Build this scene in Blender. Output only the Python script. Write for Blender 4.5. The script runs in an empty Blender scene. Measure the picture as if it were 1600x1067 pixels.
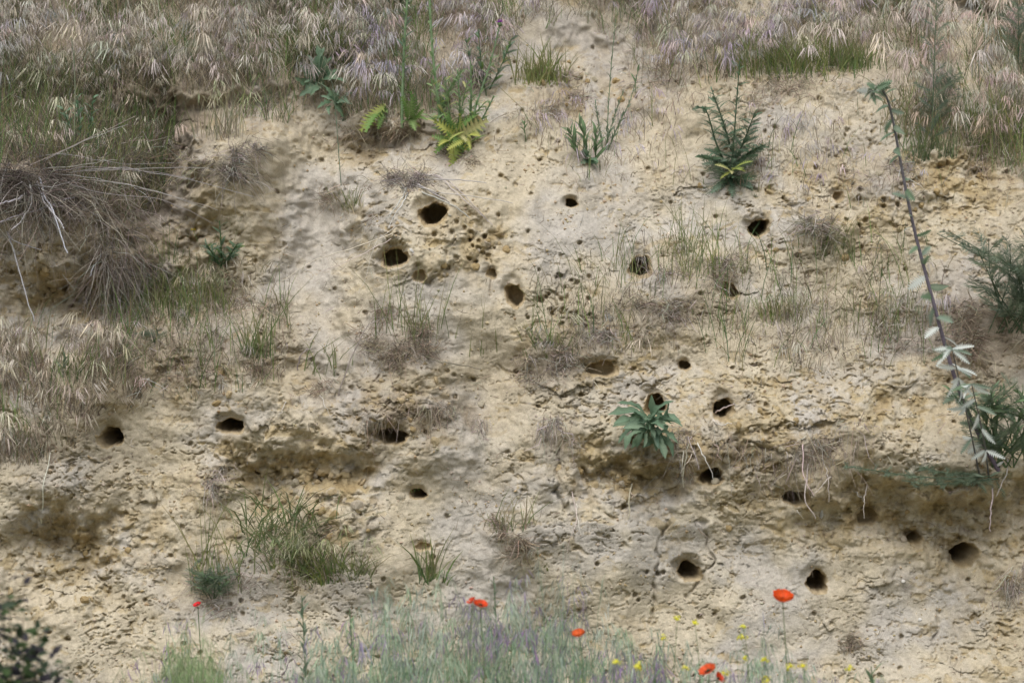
import bpy, math, random
import numpy as np
from mathutils import Vector, Matrix

random.seed(7)
RNG = np.random.default_rng(11)
scene = bpy.context.scene
COL = scene.collection

# ---------------------------------------------------------------- camera
CAM = np.array([0.0, -14.0, 1.10])
TGT = np.array([0.0, 0.25, 1.50])
LENS = 126.0
cam_d = bpy.data.cameras.new('camera')
cam = bpy.data.objects.new('camera', cam_d)
COL.objects.link(cam)
cam.location = CAM
fw = (TGT - CAM) / np.linalg.norm(TGT - CAM)
cam.rotation_euler = Vector(fw).to_track_quat('-Z', 'Y').to_euler()
cam_d.lens = LENS
cam_d.sensor_width = 36
cam_d.clip_end = 1000
cam_d.dof.use_dof = True
cam_d.dof.focus_distance = 14.25
cam_d.dof.aperture_fstop = 2.8
scene.camera = cam
RIGHT = np.array([1.0, 0, 0])
UPV = np.cross(RIGHT, fw)
FPX = 1600 * LENS / 36.0

# ---------------------------------------------------------------- world, sun, exposure
SUN_EL, SUN_AZ = 60.0, 192.0            # high overcast sun, from the left and a little behind the camera
world = bpy.data.worlds.new('World')
scene.world = world
world.use_nodes = True
nt = world.node_tree
nt.nodes.clear()
wo = nt.nodes.new('ShaderNodeOutputWorld')
bg = nt.nodes.new('ShaderNodeBackground')
sky = nt.nodes.new('ShaderNodeTexSky')
sky.sky_type = 'NISHITA'
sky.sun_disc = False
sky.sun_elevation = math.radians(SUN_EL)
sky.sun_rotation = math.radians(SUN_AZ)
sky.air_density = 1.0
sky.dust_density = 4.0
hs = nt.nodes.new('ShaderNodeHueSaturation')
hs.inputs['Saturation'].default_value = 0.5
nt.links.new(sky.outputs[0], hs.inputs['Color'])
nt.links.new(hs.outputs[0], bg.inputs[0])
nt.links.new(bg.outputs[0], wo.inputs[0])
bg.inputs[1].default_value = 0.105
sun_d = bpy.data.lights.new('sun', 'SUN')
sun_d.energy = 1.5
sun_d.angle = math.radians(48)
sun_d.color = (1.0, 0.97, 0.93)
sun = bpy.data.objects.new('sun', sun_d)
COL.objects.link(sun)
el, az = math.radians(SUN_EL), math.radians(SUN_AZ)
sdir = Vector((math.sin(az) * math.cos(el), math.cos(az) * math.cos(el), math.sin(el)))
sun.rotation_euler = (-sdir).to_track_quat('-Z', 'Y').to_euler()
sun.location = sdir * 30
vs = scene.view_settings
vs.view_transform = 'Standard'
vs.look = 'None'
vs.gamma = 1.0
vs.use_curve_mapping = False
vs.exposure = 0.63

# ---------------------------------------------------------------- noise
_g = np.random.default_rng(3)
_ANG = _g.random((8, 256, 256)) * 2 * np.pi
_GX, _GY = np.cos(_ANG), np.sin(_ANG)

def gn(x, y, s=0):
    x = np.asarray(x, float) + 17.3 * s
    y = np.asarray(y, float) + 41.7 * s
    xi = np.floor(x).astype(int); yi = np.floor(y).astype(int)
    fx = x - xi; fy = y - yi
    k = s % 8
    def g(ix, iy, dx, dy):
        a = ix & 255; b = iy & 255
        return _GX[k][a, b] * dx + _GY[k][a, b] * dy
    u = fx * fx * fx * (fx * (fx * 6 - 15) + 10)
    v = fy * fy * fy * (fy * (fy * 6 - 15) + 10)
    n0 = g(xi, yi, fx, fy) * (1 - u) + g(xi + 1, yi, fx - 1, fy) * u
    n1 = g(xi, yi + 1, fx, fy - 1) * (1 - u) + g(xi + 1, yi + 1, fx - 1, fy - 1) * u
    return (n0 * (1 - v) + n1 * v) * 1.5

def fbm(x, y, o=4, s=0, gain=0.5):
    r = 0; a = 1.0
    for i in range(o):
        r = r + a * gn(x, y, s + i)
        x = x * 2.03; y = y * 2.03; a *= gain
    return r

_WX, _WY = _g.random((256, 256)), _g.random((256, 256))

def worley(x, y):
    xi = np.floor(x).astype(int); yi = np.floor(y).astype(int)
    f1 = np.full(x.shape, 9.0); f2 = np.full(x.shape, 9.0); cid = np.zeros(x.shape)
    for dx in (-1, 0, 1):
        for dy in (-1, 0, 1):
            a = (xi + dx) & 255; b = (yi + dy) & 255
            d = np.hypot(xi + dx + _WX[a, b] - x, yi + dy + _WY[a, b] - y)
            new = d < f1
            f2 = np.where(new, f1, np.minimum(f2, d))
            cid = np.where(new, _WX[b, a], cid)
            f1 = np.where(new, d, f1)
    return f1, f2, cid

def sstep(a, b, x):
    t = np.clip((x - a) / (b - a), 0, 1)
    return t * t * (3 - 2 * t)

# ---------------------------------------------------------------- the bank: base profile and pixel rays
PZ = np.array([-1.5, -0.5, 0.0, 0.35, 1.0, 1.6, 2.2, 2.6, 3.2, 3.8, 4.1, 4.3, 4.5])
PY = np.array([-0.75, -0.38, -0.17, -0.05, 0.08, 0.28, 0.58, 0.88, 1.55, 2.6, 4.5, 12.0, 60.0])

def base_y(z):
    z = np.asarray(z, float)
    return (np.interp(z - 0.08, PZ, PY) + np.interp(z, PZ, PY) + np.interp(z + 0.08, PZ, PY)) / 3

def ray(px, py):
    px = np.asarray(px, float); py = np.asarray(py, float)
    return (fw[None] + RIGHT[None] * ((px.reshape(-1, 1) - 800) / FPX) + UPV[None] * ((533.5 - py.reshape(-1, 1)) / FPX))

def hit(px, py, f):
    d = ray(px, py)
    y = np.full(len(d), 0.3)
    for _ in range(40):
        t = (y - CAM[1]) / d[:, 1]
        p = CAM[None] + d * t[:, None]
        y = 0.6 * y + 0.4 * f(p[:, 0], p[:, 2])
    t = (y - CAM[1]) / d[:, 1]
    return CAM[None] + d * t[:, None]

def bxz(px, py):
    p = hit([px], [py], lambda x, z: base_y(z))[0]
    return p[0], p[2]

def on_plane(px, py, y):
    d = ray([px], [py])[0]
    return CAM + d * ((y - CAM[1]) / d[1])

PXM = 0.0025   # metres for one photo pixel at the bank

# grid
def spread(a, b, n, p):
    t = np.linspace(0, 1, n) ** p
    return a + (b - a) * t
xf = np.arange(-2.28, 2.28, 0.0042)
xs = np.concatenate([-spread(2.30, 60, 46, 3.0)[::-1], xf, spread(2.30, 60, 46, 3.0)])
zs = np.concatenate([np.linspace(-1.2, -0.05, 26), np.arange(-0.03, 2.32, 0.0040), np.arange(2.324, 3.15, 0.0062),
                     np.linspace(3.17, 4.1, 30), [4.2, 4.3, 4.4, 4.5]])
X, Z = np.meshgrid(xs, zs)
NZ, NX = X.shape

# features read off the photograph: px, py, rx, ry, metres towards the viewer
MACRO = [(60, 290, 150, 70, .24), (115, 465, 110, 45, -.2), (245, 300, 45, 125, -.27), (362, 245, 70, 60, .20),
         (370, 360, 90, 90, .05), (500, 330, 55, 150, -.11), (650, 310, 120, 55, .18), (700, 400, 120, 80, .10),
         (235, 190, 120, 40, -.06), (150, 590, 150, 70, .10), (300, 560, 120, 50, .06), (610, 560, 90, 70, .06),
         (640, 650, 90, 40, .05), (750, 690, 60, 200, -.05), (440, 742, 45, 30, -.09), (525, 735, 45, 34, -.10), (480, 660, 140, 40, .04),
         (880, 560, 70, 40, .06), (1000, 480, 120, 50, .05), (1110, 420, 70, 50, .05), (945, 752, 50, 24, -.08), (1040, 748, 55, 26, -.09),
         (1010, 690, 160, 40, .05), (1200, 620, 150, 50, .05), (1420, 700, 220, 50, .10), (1340, 792, 80, 28, -.07), (1450, 808, 75, 34, -.11), (1560, 800, 80, 30, -.10),
         (1400, 560, 150, 60, .05), (70, 850, 60, 48, -.11), (140, 862, 50, 44, -.10), (60, 760, 120, 40, .03), (330, 880, 60, 60, .05),
         (470, 880, 90, 60, .07), (810, 850, 55, 60, .06), (1275, 370, 40, 45, .06), (1540, 480, 80, 80, .10),
         (1500, 260, 60, 40, -.07), (1250, 130, 200, 35, .08), (930, 90, 90, 60, -.10), (1000, 220, 90, 70, -.05),
         (650, 200, 120, 30, .04), (1130, 300, 60, 50, .03), (330, 735, 30, 40, .03), (745, 390, 60, 35, -.03),
         (560, 815, 60, 60, .05), (1540, 720, 90, 40, .08), (900, 880, 120, 90, .03), (365, 160, 90, 22, -.12), (292, 265, 18, 80, -.07), (480, 600, 40, 90, -.05), (1420, 15, 60, 28, -.22), (1570, 5, 60, 25, -.25), (120, 200, 60, 35, -.10), (590, 215, 60, 22, -.10), (30, 270, 60, 50, .10)]
ROUGH = [(105, 455, 120, 70, 1.), (480, 735, 110, 60, 1.), (990, 745, 140, 55, 1.), (110, 850, 120, 80, 1.),
         (745, 385, 65, 55, .9), (1420, 810, 240, 65, .9), (1330, 330, 170, 90, .6), (1160, 690, 160, 70, .8),
         (640, 640, 130, 90, .7), (1520, 280, 90, 60, .9), (330, 590, 120, 60, .6), (1400, 620, 180, 60, .7),
         (540, 800, 60, 60, .9), (940, 300, 150, 40, .3), (1000, 560, 160, 60, .5), (270, 800, 120, 60, .4),
         (360, 190, 70, 20, .6), (380, 330, 90, 70, .4), (1560, 950, 120, 120, .4), (340, 720, 60, 60, .5),
         (880, 130, 110, 60, .6), (1040, 130, 90, 60, .5), (700, 200, 90, 40, .6), (600, 225, 90, 30, .6)]
SMOOTH = [(490, 330, 60, 150, 1.), (735, 640, 45, 220, 1.), (560, 500, 110, 60, .7), (1220, 940, 120, 80, .5),
          (860, 320, 100, 50, .5), (790, 420, 60, 90, .6), (930, 60, 80, 60, .8), (1010, 215, 70, 60, .8),
          (700, 820, 90, 80, .7), (1250, 480, 120, 50, .5), (1150, 240, 160, 60, .4), (930, 370, 80, 60, .6),
          (190, 780, 90, 40, .5), (1420, 960, 120, 60, .5), (420, 640, 80, 30, .4), (980, 880, 110, 60, .3)]
HOLES = [  # px, py, rx, ry, depth metres, funnel strength
    (676, 337, 20, 20, .34, 1.), (616, 405, 18, 17, .26, 1.), (656, 432, 9, 11, .05, .5), (804, 464, 13, 20, .15, .6),
    (893, 318, 10, 8, .16, .8), (1001, 420, 18, 18, .32, .7), (1186, 358, 15, 15, .32, .6), (172, 685, 16, 17, .34, .8),
    (360, 667, 18, 13, .34, .9), (612, 683, 22, 13, .24, .8), (653, 773, 13, 8, .20, .5), (941, 578, 27, 12, .11, .6),
    (1130, 642, 15, 17, .30, 1.), (1023, 636, 15, 20, .30, .6), (1112, 746, 15, 15, .28, .8), (1246, 780, 17, 13, .22, .8),
    (1078, 895, 17, 15, .30, 1.1), (1277, 912, 16, 17, .34, .4), (1508, 868, 19, 18, .34, .9), (1429, 841, 10, 9, .12, .8),
    (1356, 808, 14, 15, .09, .8), (1070, 572, 8, 9, .12, .5), (1141, 456, 12, 14, .12, .5),
    (768, 428, 8, 8, .06, .5), (1310, 308, 8, 9, .06, .5),
    (660, 855, 12, 7, .05, .4)]
CRACKS = [[(702, 360), (690, 385), (684, 430), (672, 458)], [(758, 395), (768, 430), (755, 465)], [(1031, 815), (1033, 870), (1030, 965)],
          [(893, 760), (880, 800)], [(870, 700), (862, 760), (880, 790)], [(590, 800), (585, 850)], [(245, 760), (240, 790)],
          [(1100, 820), (1110, 870), (1085, 935)], [(1210, 300), (1240, 330)], [(1335, 320), (1345, 400)], [(1455, 960), (1458, 1010)]]
ALLX = []
def blobs(lst, Xw, Zw, tail=1.0):
    r = np.zeros_like(X)
    for (px, py, rx, ry, a) in lst:
        cx, cz = bxz(px, py)
        q = ((Xw - cx) / (rx * PXM)) ** 2 + ((Zw - cz) / (np.where(Zw < cz, tail, 1.0) * ry * PXM)) ** 2
        r += a * np.exp(-np.minimum(q, 40) * 0.8)
    return r

wx = X + 0.05 * fbm(X * 4, Z * 4, 3, 1) + 0.015 * gn(X * 22, Z * 22, 2)
wz = Z + 0.05 * fbm(X * 4 + 9, Z * 4, 3, 3) + 0.015 * gn(X * 22, Z * 22, 5)
YB = base_y(Z)
near = sstep(8, 2.6, np.abs(X)) * sstep(4.4, 3.4, Z)
wx2 = wx + .035 * fbm(X * 9, Z * 9, 3, 4) + .012 * gn(X * 40, Z * 40, 6)
wz2 = wz + .045 * fbm(X * 9 + 4, Z * 9, 3, 2) + .012 * gn(X * 40, Z * 40, 1)
mac = 1.3 * (blobs([m for m in MACRO if m[4] > 0], wx, wz, 1.8) + blobs([m for m in MACRO if m[4] < 0], wx2, wz2, 1.6))
rough = np.clip(.85 * blobs([(a, b, c_ * .85, d * .85, e) for a, b, c_, d, e in ROUGH], wx, wz) + 0.2 * sstep(0.25, 0.7, fbm(X * 3, Z * 3.5, 3, 4)), 0, 1)
smooth = np.clip(blobs(SMOOTH, wx, wz), 0, 1) * (1 - 0.75 * rough)
patch = 0.06 + 0.94 * sstep(0.02, 0.55, fbm(X * 2.6, Z * 3.4, 3, 3) + 0.40 * rough)
keep = (1 - 0.85 * smooth) * patch
# outwards displacement (towards the viewer)
D = mac + 0.10 * fbm(X * 1.1, Z * 1.1, 2, 6) + 0.035 * fbm(X * 3.2, Z * 3.2, 3, 7)
D += 0.012 * gn(X * 9, Z * 5, 5) * keep + 0.014 * gn(X * 8 + .5 * gn(X * 3, Z * 3, 1), Z * 1.3, 2) * (.5 + .5 * smooth) + .02 * gn(X * 6, Z * 6, 3) * (1 - smooth)
# ledges: proud lip, undercut below it
def saw(period, warp, f, s):
    p = Z / period + warp * fbm(X * f, Z * f * 1.4, 4, s)
    fr = p - np.floor(p)
    return 1 - fr
a1 = sstep(0.15, 0.60, fbm(X * 4, Z * 7, 3, 2)) * keep
l1 = saw(0.15, 0.9, 2.6, 3)
D += 0.028 * a1 * (l1 - 0.5)
a2 = sstep(0.24, 0.60, fbm(X * 10, Z * 17, 3, 5)) * keep
l2 = saw(0.042, 1.2, 9.0, 1)
D += 0.010 * a2 * (l2 - 0.5)
a3 = sstep(0.32, 0.52, fbm(X * 20, Z * 34, 3, 6)) * (0.25 + 0.75 * keep)
l3 = saw(0.026, 1.1, 15.0, 4)
D += 0.011 * a3 * (l3 - 0.5)
# weathered crust flaking off
cr = fbm(X * 12 + 0.8 * gn(X * 30, Z * 30, 2), Z * 19, 4, 7, 0.6)
crust = sstep(-0.46, -0.40, cr + 0.5 * smooth - 0.45 * rough + .25 * (1 - patch))
D += 0.0055 * crust
# isolated chips and notches with a crisp upper edge
def chips(fx, fz, thr, s):
    n0 = fbm((X + .03 * gn(X * 11, Z * 11, s + 1)) * fx, (Z + .03 * gn(X * 13, Z * 9, s + 2)) * fz, 3, s, .6)
    return sstep(thr, thr + .07, n0)
clus = sstep(.12, .5, fbm(X * 3.1, Z * 3.7, 2, 1) + .3 * patch)
ch1 = chips(14, 32, .58, 2) * (1 - .8 * smooth) * clus
ch2 = chips(30, 62, .58, 5) * (1 - .8 * smooth) * (.2 + .8 * clus)
ch3 = chips(9, 15, .62, 7) * (1 - .9 * smooth)
D -= 0.014 * ch1 + 0.011 * ch2 + 0.012 * ch3 * patch
# thin broken shrinkage cracks, mostly level
ck = .8 * sstep(.045, .012, np.abs(fbm(X * 6.5, Z * 13, 4, 3, .6))) * sstep(.12, .32, fbm(X * 9, Z * 12, 2, 6)) * (1 - .75 * smooth)
ck2 = sstep(.060, .015, np.abs(fbm(X * 15, Z * 26, 3, 1, .6))) * sstep(.28, .45, fbm(X * 7, Z * 9, 2, 4)) * (1 - .75 * smooth)
D -= .013 * ck + .010 * ck2
# crumbly soil
f1, f2, cid = worley(X * 24 + 0.4 * gn(X * 30, Z * 30, 1), Z * 28)
g1, g2, gid = worley(X * 60, Z * 66 + 0.3 * gn(X * 50, Z * 50, 4))
lump = np.sqrt(np.clip(1 - f1 * f1 * 1.4, 0, 1)) * (0.4 + cid)
lumps = np.sqrt(np.clip(1 - g1 * g1 * 1.4, 0, 1)) * (0.4 + gid)
D += rough ** 1.5 * (0.024 * (lump - 0.6) + 0.011 * (lumps - 0.6)) + rough * 0.026 * fbm(X * 14, Z * 14, 3, 3)
D += (1 - smooth) * (1 - rough) * 0.0035 * (lumps - 0.6) * sstep(-0.1, 0.4, gn(X * 8, Z * 8, 6))
D += 0.0026 * fbm(X * 45, Z * 60, 3, 2, .7) * (0.6 + 0.4 * keep)
# pits left by insects and roots
pit = np.zeros_like(X)
h1, h2, hid = worley(X * 17, Z * 17)
pit += 0.022 * sstep(0.20, 0.10, h1 + .07 * gn(X * 60, Z * 60, 3)) * (hid > 0.93) * (near > .5)
for (cx, cy, n, rad) in [(870, 480, 16, 45), (740, 385, 22, 50), (105, 450, 26, 60), (1330, 330, 14, 80), (1000, 910, 6, 60), (900, 440, 8, 60)]:
    for i in range(n):
        x0, z0 = bxz(cx + random.gauss(0, rad * .6), cy + random.gauss(0, rad * .45))
        rr = random.uniform(.006, .012)
        pit += 0.028 * sstep(rr * 1.15, rr * .6, np.hypot(X - x0, (Z - z0) * .9))
D -= np.minimum(pit, .04)
# cracks
for line in CRACKS:
    pts = [bxz(*p) for p in line]
    for (ax, az_), (bx_, bz_) in zip(pts[:-1], pts[1:]):
        vx, vz = bx_ - ax, bz_ - az_
        t = np.clip(((wx - ax) * vx + (wz - az_) * vz) / (vx * vx + vz * vz), 0, 1)
        d = np.hypot(wx - ax - t * vx, wz - az_ - t * vz)
        D -= 0.022 * sstep(0.011, 0.003, d) * (0.4 + 0.6 * sstep(-.3, .2, gn(X * 20, Z * 20, 3)))
far_amp = 0.15 + 0.85 * near
YD = YB - D * far_amp
# mild funnels round the burrow mouths
HC = []
for (px, py, rx, ry, dep, fun) in HOLES:
    cx, cz = bxz(px, py)
    p = hit([px], [py], lambda x, z: np.array([YD[min(np.searchsorted(zs, zz), NZ - 1), min(np.searchsorted(xs, xx), NX - 1)] for xx, zz in zip(x, z)]))[0]
    cx, cz = p[0], p[2]
    HC.append((cx, cz))
    q = np.hypot((X - cx + rx * PXM * .25) / (rx * PXM * 1.55), (Z - cz - ry * PXM * .55) / (ry * PXM * 1.5))
    YD += 0.055 * fun * sstep(1.1, 0.4, q + 0.15 * gn(X * 25, Z * 25, 4))

def F(x, z):
    x = np.asarray(x, float); z = np.asarray(z, float)
    i = np.clip(np.searchsorted(xs, x) - 1, 0, NX - 2); j = np.clip(np.searchsorted(zs, z) - 1, 0, NZ - 2)
    u = np.clip((x - xs[i]) / (xs[i + 1] - xs[i]), 0, 1); v = np.clip((z - zs[j]) / (zs[j + 1] - zs[j]), 0, 1)
    return (YD[j, i] * (1 - u) + YD[j, i + 1] * u) * (1 - v) + (YD[j + 1, i] * (1 - u) + YD[j + 1, i + 1] * u) * v

def surf(px, py):
    return hit(np.atleast_1d(px), np.atleast_1d(py), F)

def clear(p):
    """True where a point lies outside every burrow mouth"""
    k = np.ones(len(p), bool)
    for (hx, hz), h in zip(HC, HOLES):
        k &= np.hypot((p[:, 0] - hx) / (h[2] * PXM * 1.35), (p[:, 2] - hz) / (h[3] * PXM * 1.35)) > 1
    return k

def surf1(px, py, out=0.0):
    p = surf(px, py)[0].copy()
    p[1] -= out
    return p

# final vertex positions: sagging lips, then the burrow tunnels
PX_, PY_, PZ_ = X.copy(), YD.copy(), Z.copy()
PZ_ -= near * (0.010 * a2 * l2 ** 3 + 0.016 * a1 * l1 ** 4 + 0.006 * rough * lump)
PX_ += near * 0.004 * gn(X * 30, Z * 30, 7)
hole_id = np.full(X.shape, -1)
for k, ((px, py, rx, ry, dep, fun), (cx, cz)) in enumerate(zip(HOLES, HC)):
    Rx, Rz = rx * PXM * 1.22, ry * PXM * 1.22
    ux, uz = (X - cx) / Rx, (Z - cz) / Rz
    box = (np.abs(ux) < 1.6) & (np.abs(uz) < 1.6)
    jj, ii = np.where(box)
    a = np.arctan2(uz[jj, ii], ux[jj, ii])
    wob = 1 + 0.10 * np.sin(a * 2 + k) + 0.07 * np.sin(a * 3 + 2.1 * k) + 0.05 * np.sin(a * 5 + k * .7) + 0.10 * gn(X[jj, ii] * 60, Z[jj, ii] * 60, 2)
    flat = np.where(uz[jj, ii] < 0, 1 + 0.34 * np.abs(np.sin(a)) ** 2, 1.0)      # flat floors
    t = np.hypot(ux[jj, ii], uz[jj, ii]) / wob * flat
    ins = t < 1
    jj, ii, t, a = jj[ins], ii[ins], t[ins], a[ins]
    hole_id[jj, ii] = k
    y0 = F([cx], [cz])[0]
    rim = YD[jj, ii]
    s = np.clip((1 - t) / 0.62, 0, 1) ** 2.2                 # 0 at mouth, 1 at the end wall
    rn = np.where(t > 0.38, 1.0, t / 0.38)
    rn = np.where(t > 0.38, 0.74 + 0.26 * ((t - .38) / .62) ** 1.6, 0.74 * rn)
    rn = rn / np.maximum(t, 1e-3)
    noi = 1 + 0.10 * gn(a * 2.5 + k, s * 6, 3)
    dx = (random.random() - .5) * .5
    PX_[jj, ii] = cx + (X[jj, ii] - cx) * rn * noi + dx * dep * s * s
    PZ_[jj, ii] = cz + (Z[jj, ii] - cz) * rn * noi + 0.10 * dep * s
    PY_[jj, ii] = rim * (1 - s) + (y0 + dep * .8) * s + s * .012 * fbm(X[jj, ii] * 45, Z[jj, ii] * 45, 2, 3)

# soil colours: grey-beige weathered crust, pale yellow loess, ochre fresh soil
def mixc(a, b, t):
    return a * (1 - t[..., None]) + np.array(b) * t[..., None]
c = np.empty(X.shape + (3,)); c[:] = (0.465, 0.41, 0.308)
c = mixc(c, (0.43, 0.40, 0.35), sstep(-.3, .5, fbm(X * 2.1, Z * 2.6, 3, 2) + .45 * smooth))
c = mixc(c, (0.50, 0.445, 0.335), 0.8 * sstep(0.0, .6, fbm(X * 5, Z * 6, 3, 5)) * (1 - smooth))
fresh = np.clip(0.95 * rough * sstep(-.35, .25, fbm(X * 9, Z * 9, 3, 1)) + 0.45 * (1 - crust) + .6 * np.clip(ch1 + ch2 + ch3, 0, 1) + 0.35 * np.minimum(pit / .02, 1), 0, 1)
c = mixc(c, (0.38, 0.30, 0.165), fresh * .9)
c = mixc(c, (0.30, 0.22, 0.11), 0.6 * rough * sstep(.15, .6, fbm(X * 13, Z * 13, 2, 6)))
STRAW = [(.42, .36, .27), (.36, .30, .22), (.47, .41, .32), (.33, .29, .24)]
DEAD = [(.22, .175, .125), (.29, .24, .175), (.15, .12, .09), (.36, .31, .24)]
GREYST = [(.34, .31, .275), (.27, .24, .205), (.44, .40, .36), (.19, .16, .135)]
DARKST = [(.13, .11, .092), (.19, .165, .14), (.085, .07, .058), (.27, .245, .22)]
OLIVE = [(.20, .19, .10), (.26, .23, .13), (.15, .15, .08), (.33, .29, .19)]
MATS = [
 ('root_mat', 'small brown dry tuft low on the bare face right of the tall poppy', 1335, 998, 16, 18, 170, (.02, .05), DEAD, .5),
 ('dead_tussock', 'black brown matted crown at the top of the left dead tussock', 45, 265, 75, 38, 1900, (.03, .12), DARKST[:1] + DARKST[2:3], .5),
 ('dead_tussock', 'big dark tussock of dead grey grass overhanging on the left edge', 60, 285, 130, 75, 2600, (.06, .22), DARKST + DARKST + DARKST + GREYST, .7),
 ('hanging_straw', 'long grey straw sheaf hanging below the left overhang', 190, 385, 55, 75, 620, (.08, .26), DARKST + GREYST, .5, True),
 ('root_mat', 'grey root mat on top of the rounded sandy hummock', 360, 255, 45, 35, 620, (.04, .12), DARKST + GREYST, .6),
 ('root_mat', 'wiry dead roots in the gully left of the overhung burrow', 545, 325, 35, 40, 230, (.04, .09), DEAD, .5),
 ('dead_tussock', 'dark dead tussock sitting right above the topmost burrow', 650, 286, 34, 14, 800, (.03, .10), DARKST + GREYST, .4),
 ('root_mat', 'brown root fringe under the yellow green thistle leaves', 715, 245, 50, 22, 260, (.03, .07), DEAD, .5),
 ('root_mat', 'dark root fringe under the dark green shrubby turf', 590, 215, 60, 25, 260, (.04, .09), DEAD, .7),
 ('root_mat', 'tangled dry roots on the ledge below the left straw sheaf', 230, 540, 110, 50, 800, (.04, .10), DEAD + GREYST, .3),
 ('root_mat', 'tangled brown roots on the mound in the middle of the bank', 620, 545, 70, 50, 1300, (.03, .08), DEAD, .4),
 ('root_mat', 'matted roots hanging over the shallow hollow below the middle mound', 645, 640, 100, 30, 330, (.03, .08), DEAD, .8, True),
 ('hanging_straw', 'short brown sheaf of straw hanging below the left pair of burrows', 342, 738, 14, 22, 150, (.05, .10), GREYST, .6, True),
 ('root_mat', 'grey root mat just above the wide torn hollow', 860, 570, 65, 32, 520, (.03, .08), GREYST + DEAD, .3),
 ('root_mat', 'dry roots trailing down the slanting ridge left of centre right', 925, 505, 45, 30, 260, (.03, .08), GREYST, .4),
 ('root_mat', 'dry grass roots below the round burrow with grass stalks', 1025, 488, 80, 35, 520, (.03, .08), GREYST + DEAD, .3),
 ('root_mat', 'grey and brown dead roots beside the small shaded hole under tall grass', 1105, 430, 65, 35, 480, (.04, .10), GREYST + DEAD, .5),
 ('dead_tussock', 'rounded grey dead tussock right of the upper right burrow', 1275, 375, 30, 42, 480, (.04, .09), GREYST + [(.22, .21, .13)], .4),
 ('root_mat', 'long pale roots dangling from the right ledge over a burrow', 1270, 705, 100, 40, 330, (.04, .15), DEAD + GREYST, .6, True),
 ('root_mat', 'brown roots dangling below the broad leaved rosette', 1085, 695, 60, 40, 230, (.04, .11), DEAD + GREYST, .5, True),
 ('root_mat', 'small root fringe below the little rosette ledge left side', 860, 680, 40, 35, 220, (.04, .09), GREYST, .6, True),
 ('root_mat', 'dark turf of dead roots on the lower middle mound', 808, 850, 36, 45, 620, (.02, .06), DEAD, .4),
 ('root_mat', 'dry roots under the lower left green tussock', 470, 880, 80, 55, 520, (.03, .08), DEAD, .5),
 ('root_mat', 'dead stems round the dark green herb beside the small red poppy', 335, 905, 55, 45, 380, (.04, .10), GREYST + DEAD, .3),
 ('root_mat', 'wide band of dead roots in the right middle slope', 1330, 520, 130, 40, 700, (.03, .07), DEAD + GREYST, .3),
 ('dead_tussock', 'dark brown dead thatch below the feathery bush on the right', 1530, 525, 70, 50, 800, (.04, .11), DEAD, .4),
 ('hanging_straw', 'long tan grass thatch hanging in the upper right hollow', 1560, 235, 50, 60, 520, (.08, .22), STRAW + DEAD, .6, True),
 ('root_mat', 'thin dark root tangle on the upper slope beside the tall slender plant', 880, 150, 70, 35, 420, (.03, .08), DEAD + GREYST, .3),
 ('root_mat', 'curly dead stems on the bare upper slope right of the tall plant', 1030, 110, 70, 50, 420, (.04, .11), STRAW + GREYST, .3),
 ('root_mat', 'brown thatch below the green turf on the upper right ledge', 1260, 125, 120, 30, 620, (.04, .10), DEAD + STRAW, .7),
 ('root_mat', 'dead roots in the left slope under the little thistle', 350, 470, 60, 50, 420, (.04, .10), DEAD + STRAW, .4),
 ('root_mat', 'small grey root tuft in the channel near the left of the middle mound', 415, 575, 25, 18, 160, (.03, .07), DEAD, .5),
 ('root_mat', 'small root tuft with grass left of the middle mound', 495, 605, 25, 18, 150, (.03, .07), DEAD, .5),
 ('root_mat', 'tiny root fringe hanging at the smooth central chute', 742, 660, 14, 20, 90, (.03, .06), GREYST, .8, True),
 ('root_mat', 'dark roots in the right lower corner of the bank', 1590, 900, 25, 40, 160, (.04, .10), GREYST, .8, True),
 ('root_mat', 'fine dead roots on the slope under the upper right mugwort stem', 1350, 270, 60, 40, 260, (.03, .07), GREYST, .4),
 ('root_mat', 'dark root tangle in the shaded recess on the upper left', 215, 245, 90, 60, 1800, (.04, .14), DEAD + OLIVE + DARKST, .5),
]
# humus-dark, root-filled earth near the turf
hum = np.clip(blobs([(60, 260, 190, 90, .9), (250, 260, 60, 120, .7), (640, 640, 90, 60, .35), (1550, 500, 90, 120, .6), (200, 190, 300, 60, .8),
                     (620, 200, 120, 30, .5), (870, 560, 60, 40, .4), (300, 560, 160, 50, .4), (80, 680, 150, 60, .35)], wx, wz)
              + blobs([(m[2], m[3], m[4] * 1.1, m[5] * .9, .38) for m in MATS], wx, wz), 0, 1)
hum = np.maximum(hum, sstep(2.35, 2.75, Z + .2 * fbm(X * 3, Z * 3, 2, 3)) * .8 * (.35 + .65 * sstep(.1, -.3, X + .25 * fbm(X * 2, Z * 2, 2, 1))))
hum *= 1 - np.clip(blobs([(420, 300, 120, 100, 1.), (520, 290, 60, 100, 1.)], wx, wz), 0, .9)
c = mixc(c, (0.22, 0.18, 0.135), hum * (0.6 + 0.4 * sstep(-.3, .3, gn(X * 18, Z * 18, 5))))
c *= (1 + 0.10 * fbm(X * 40, Z * 40, 2, 4))[..., None]
inh = hole_id >= 0
c[inh] = c[inh] * 0.35 + np.array((0.40, 0.305, 0.165)) * 0.65

# ---------------------------------------------------------------- materials
def new_mat(name):
    m = bpy.data.materials.new(name)
    m.use_nodes = True
    n = m.node_tree
    n.nodes.clear()
    o = n.nodes.new('ShaderNodeOutputMaterial')
    return m, n, o

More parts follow.
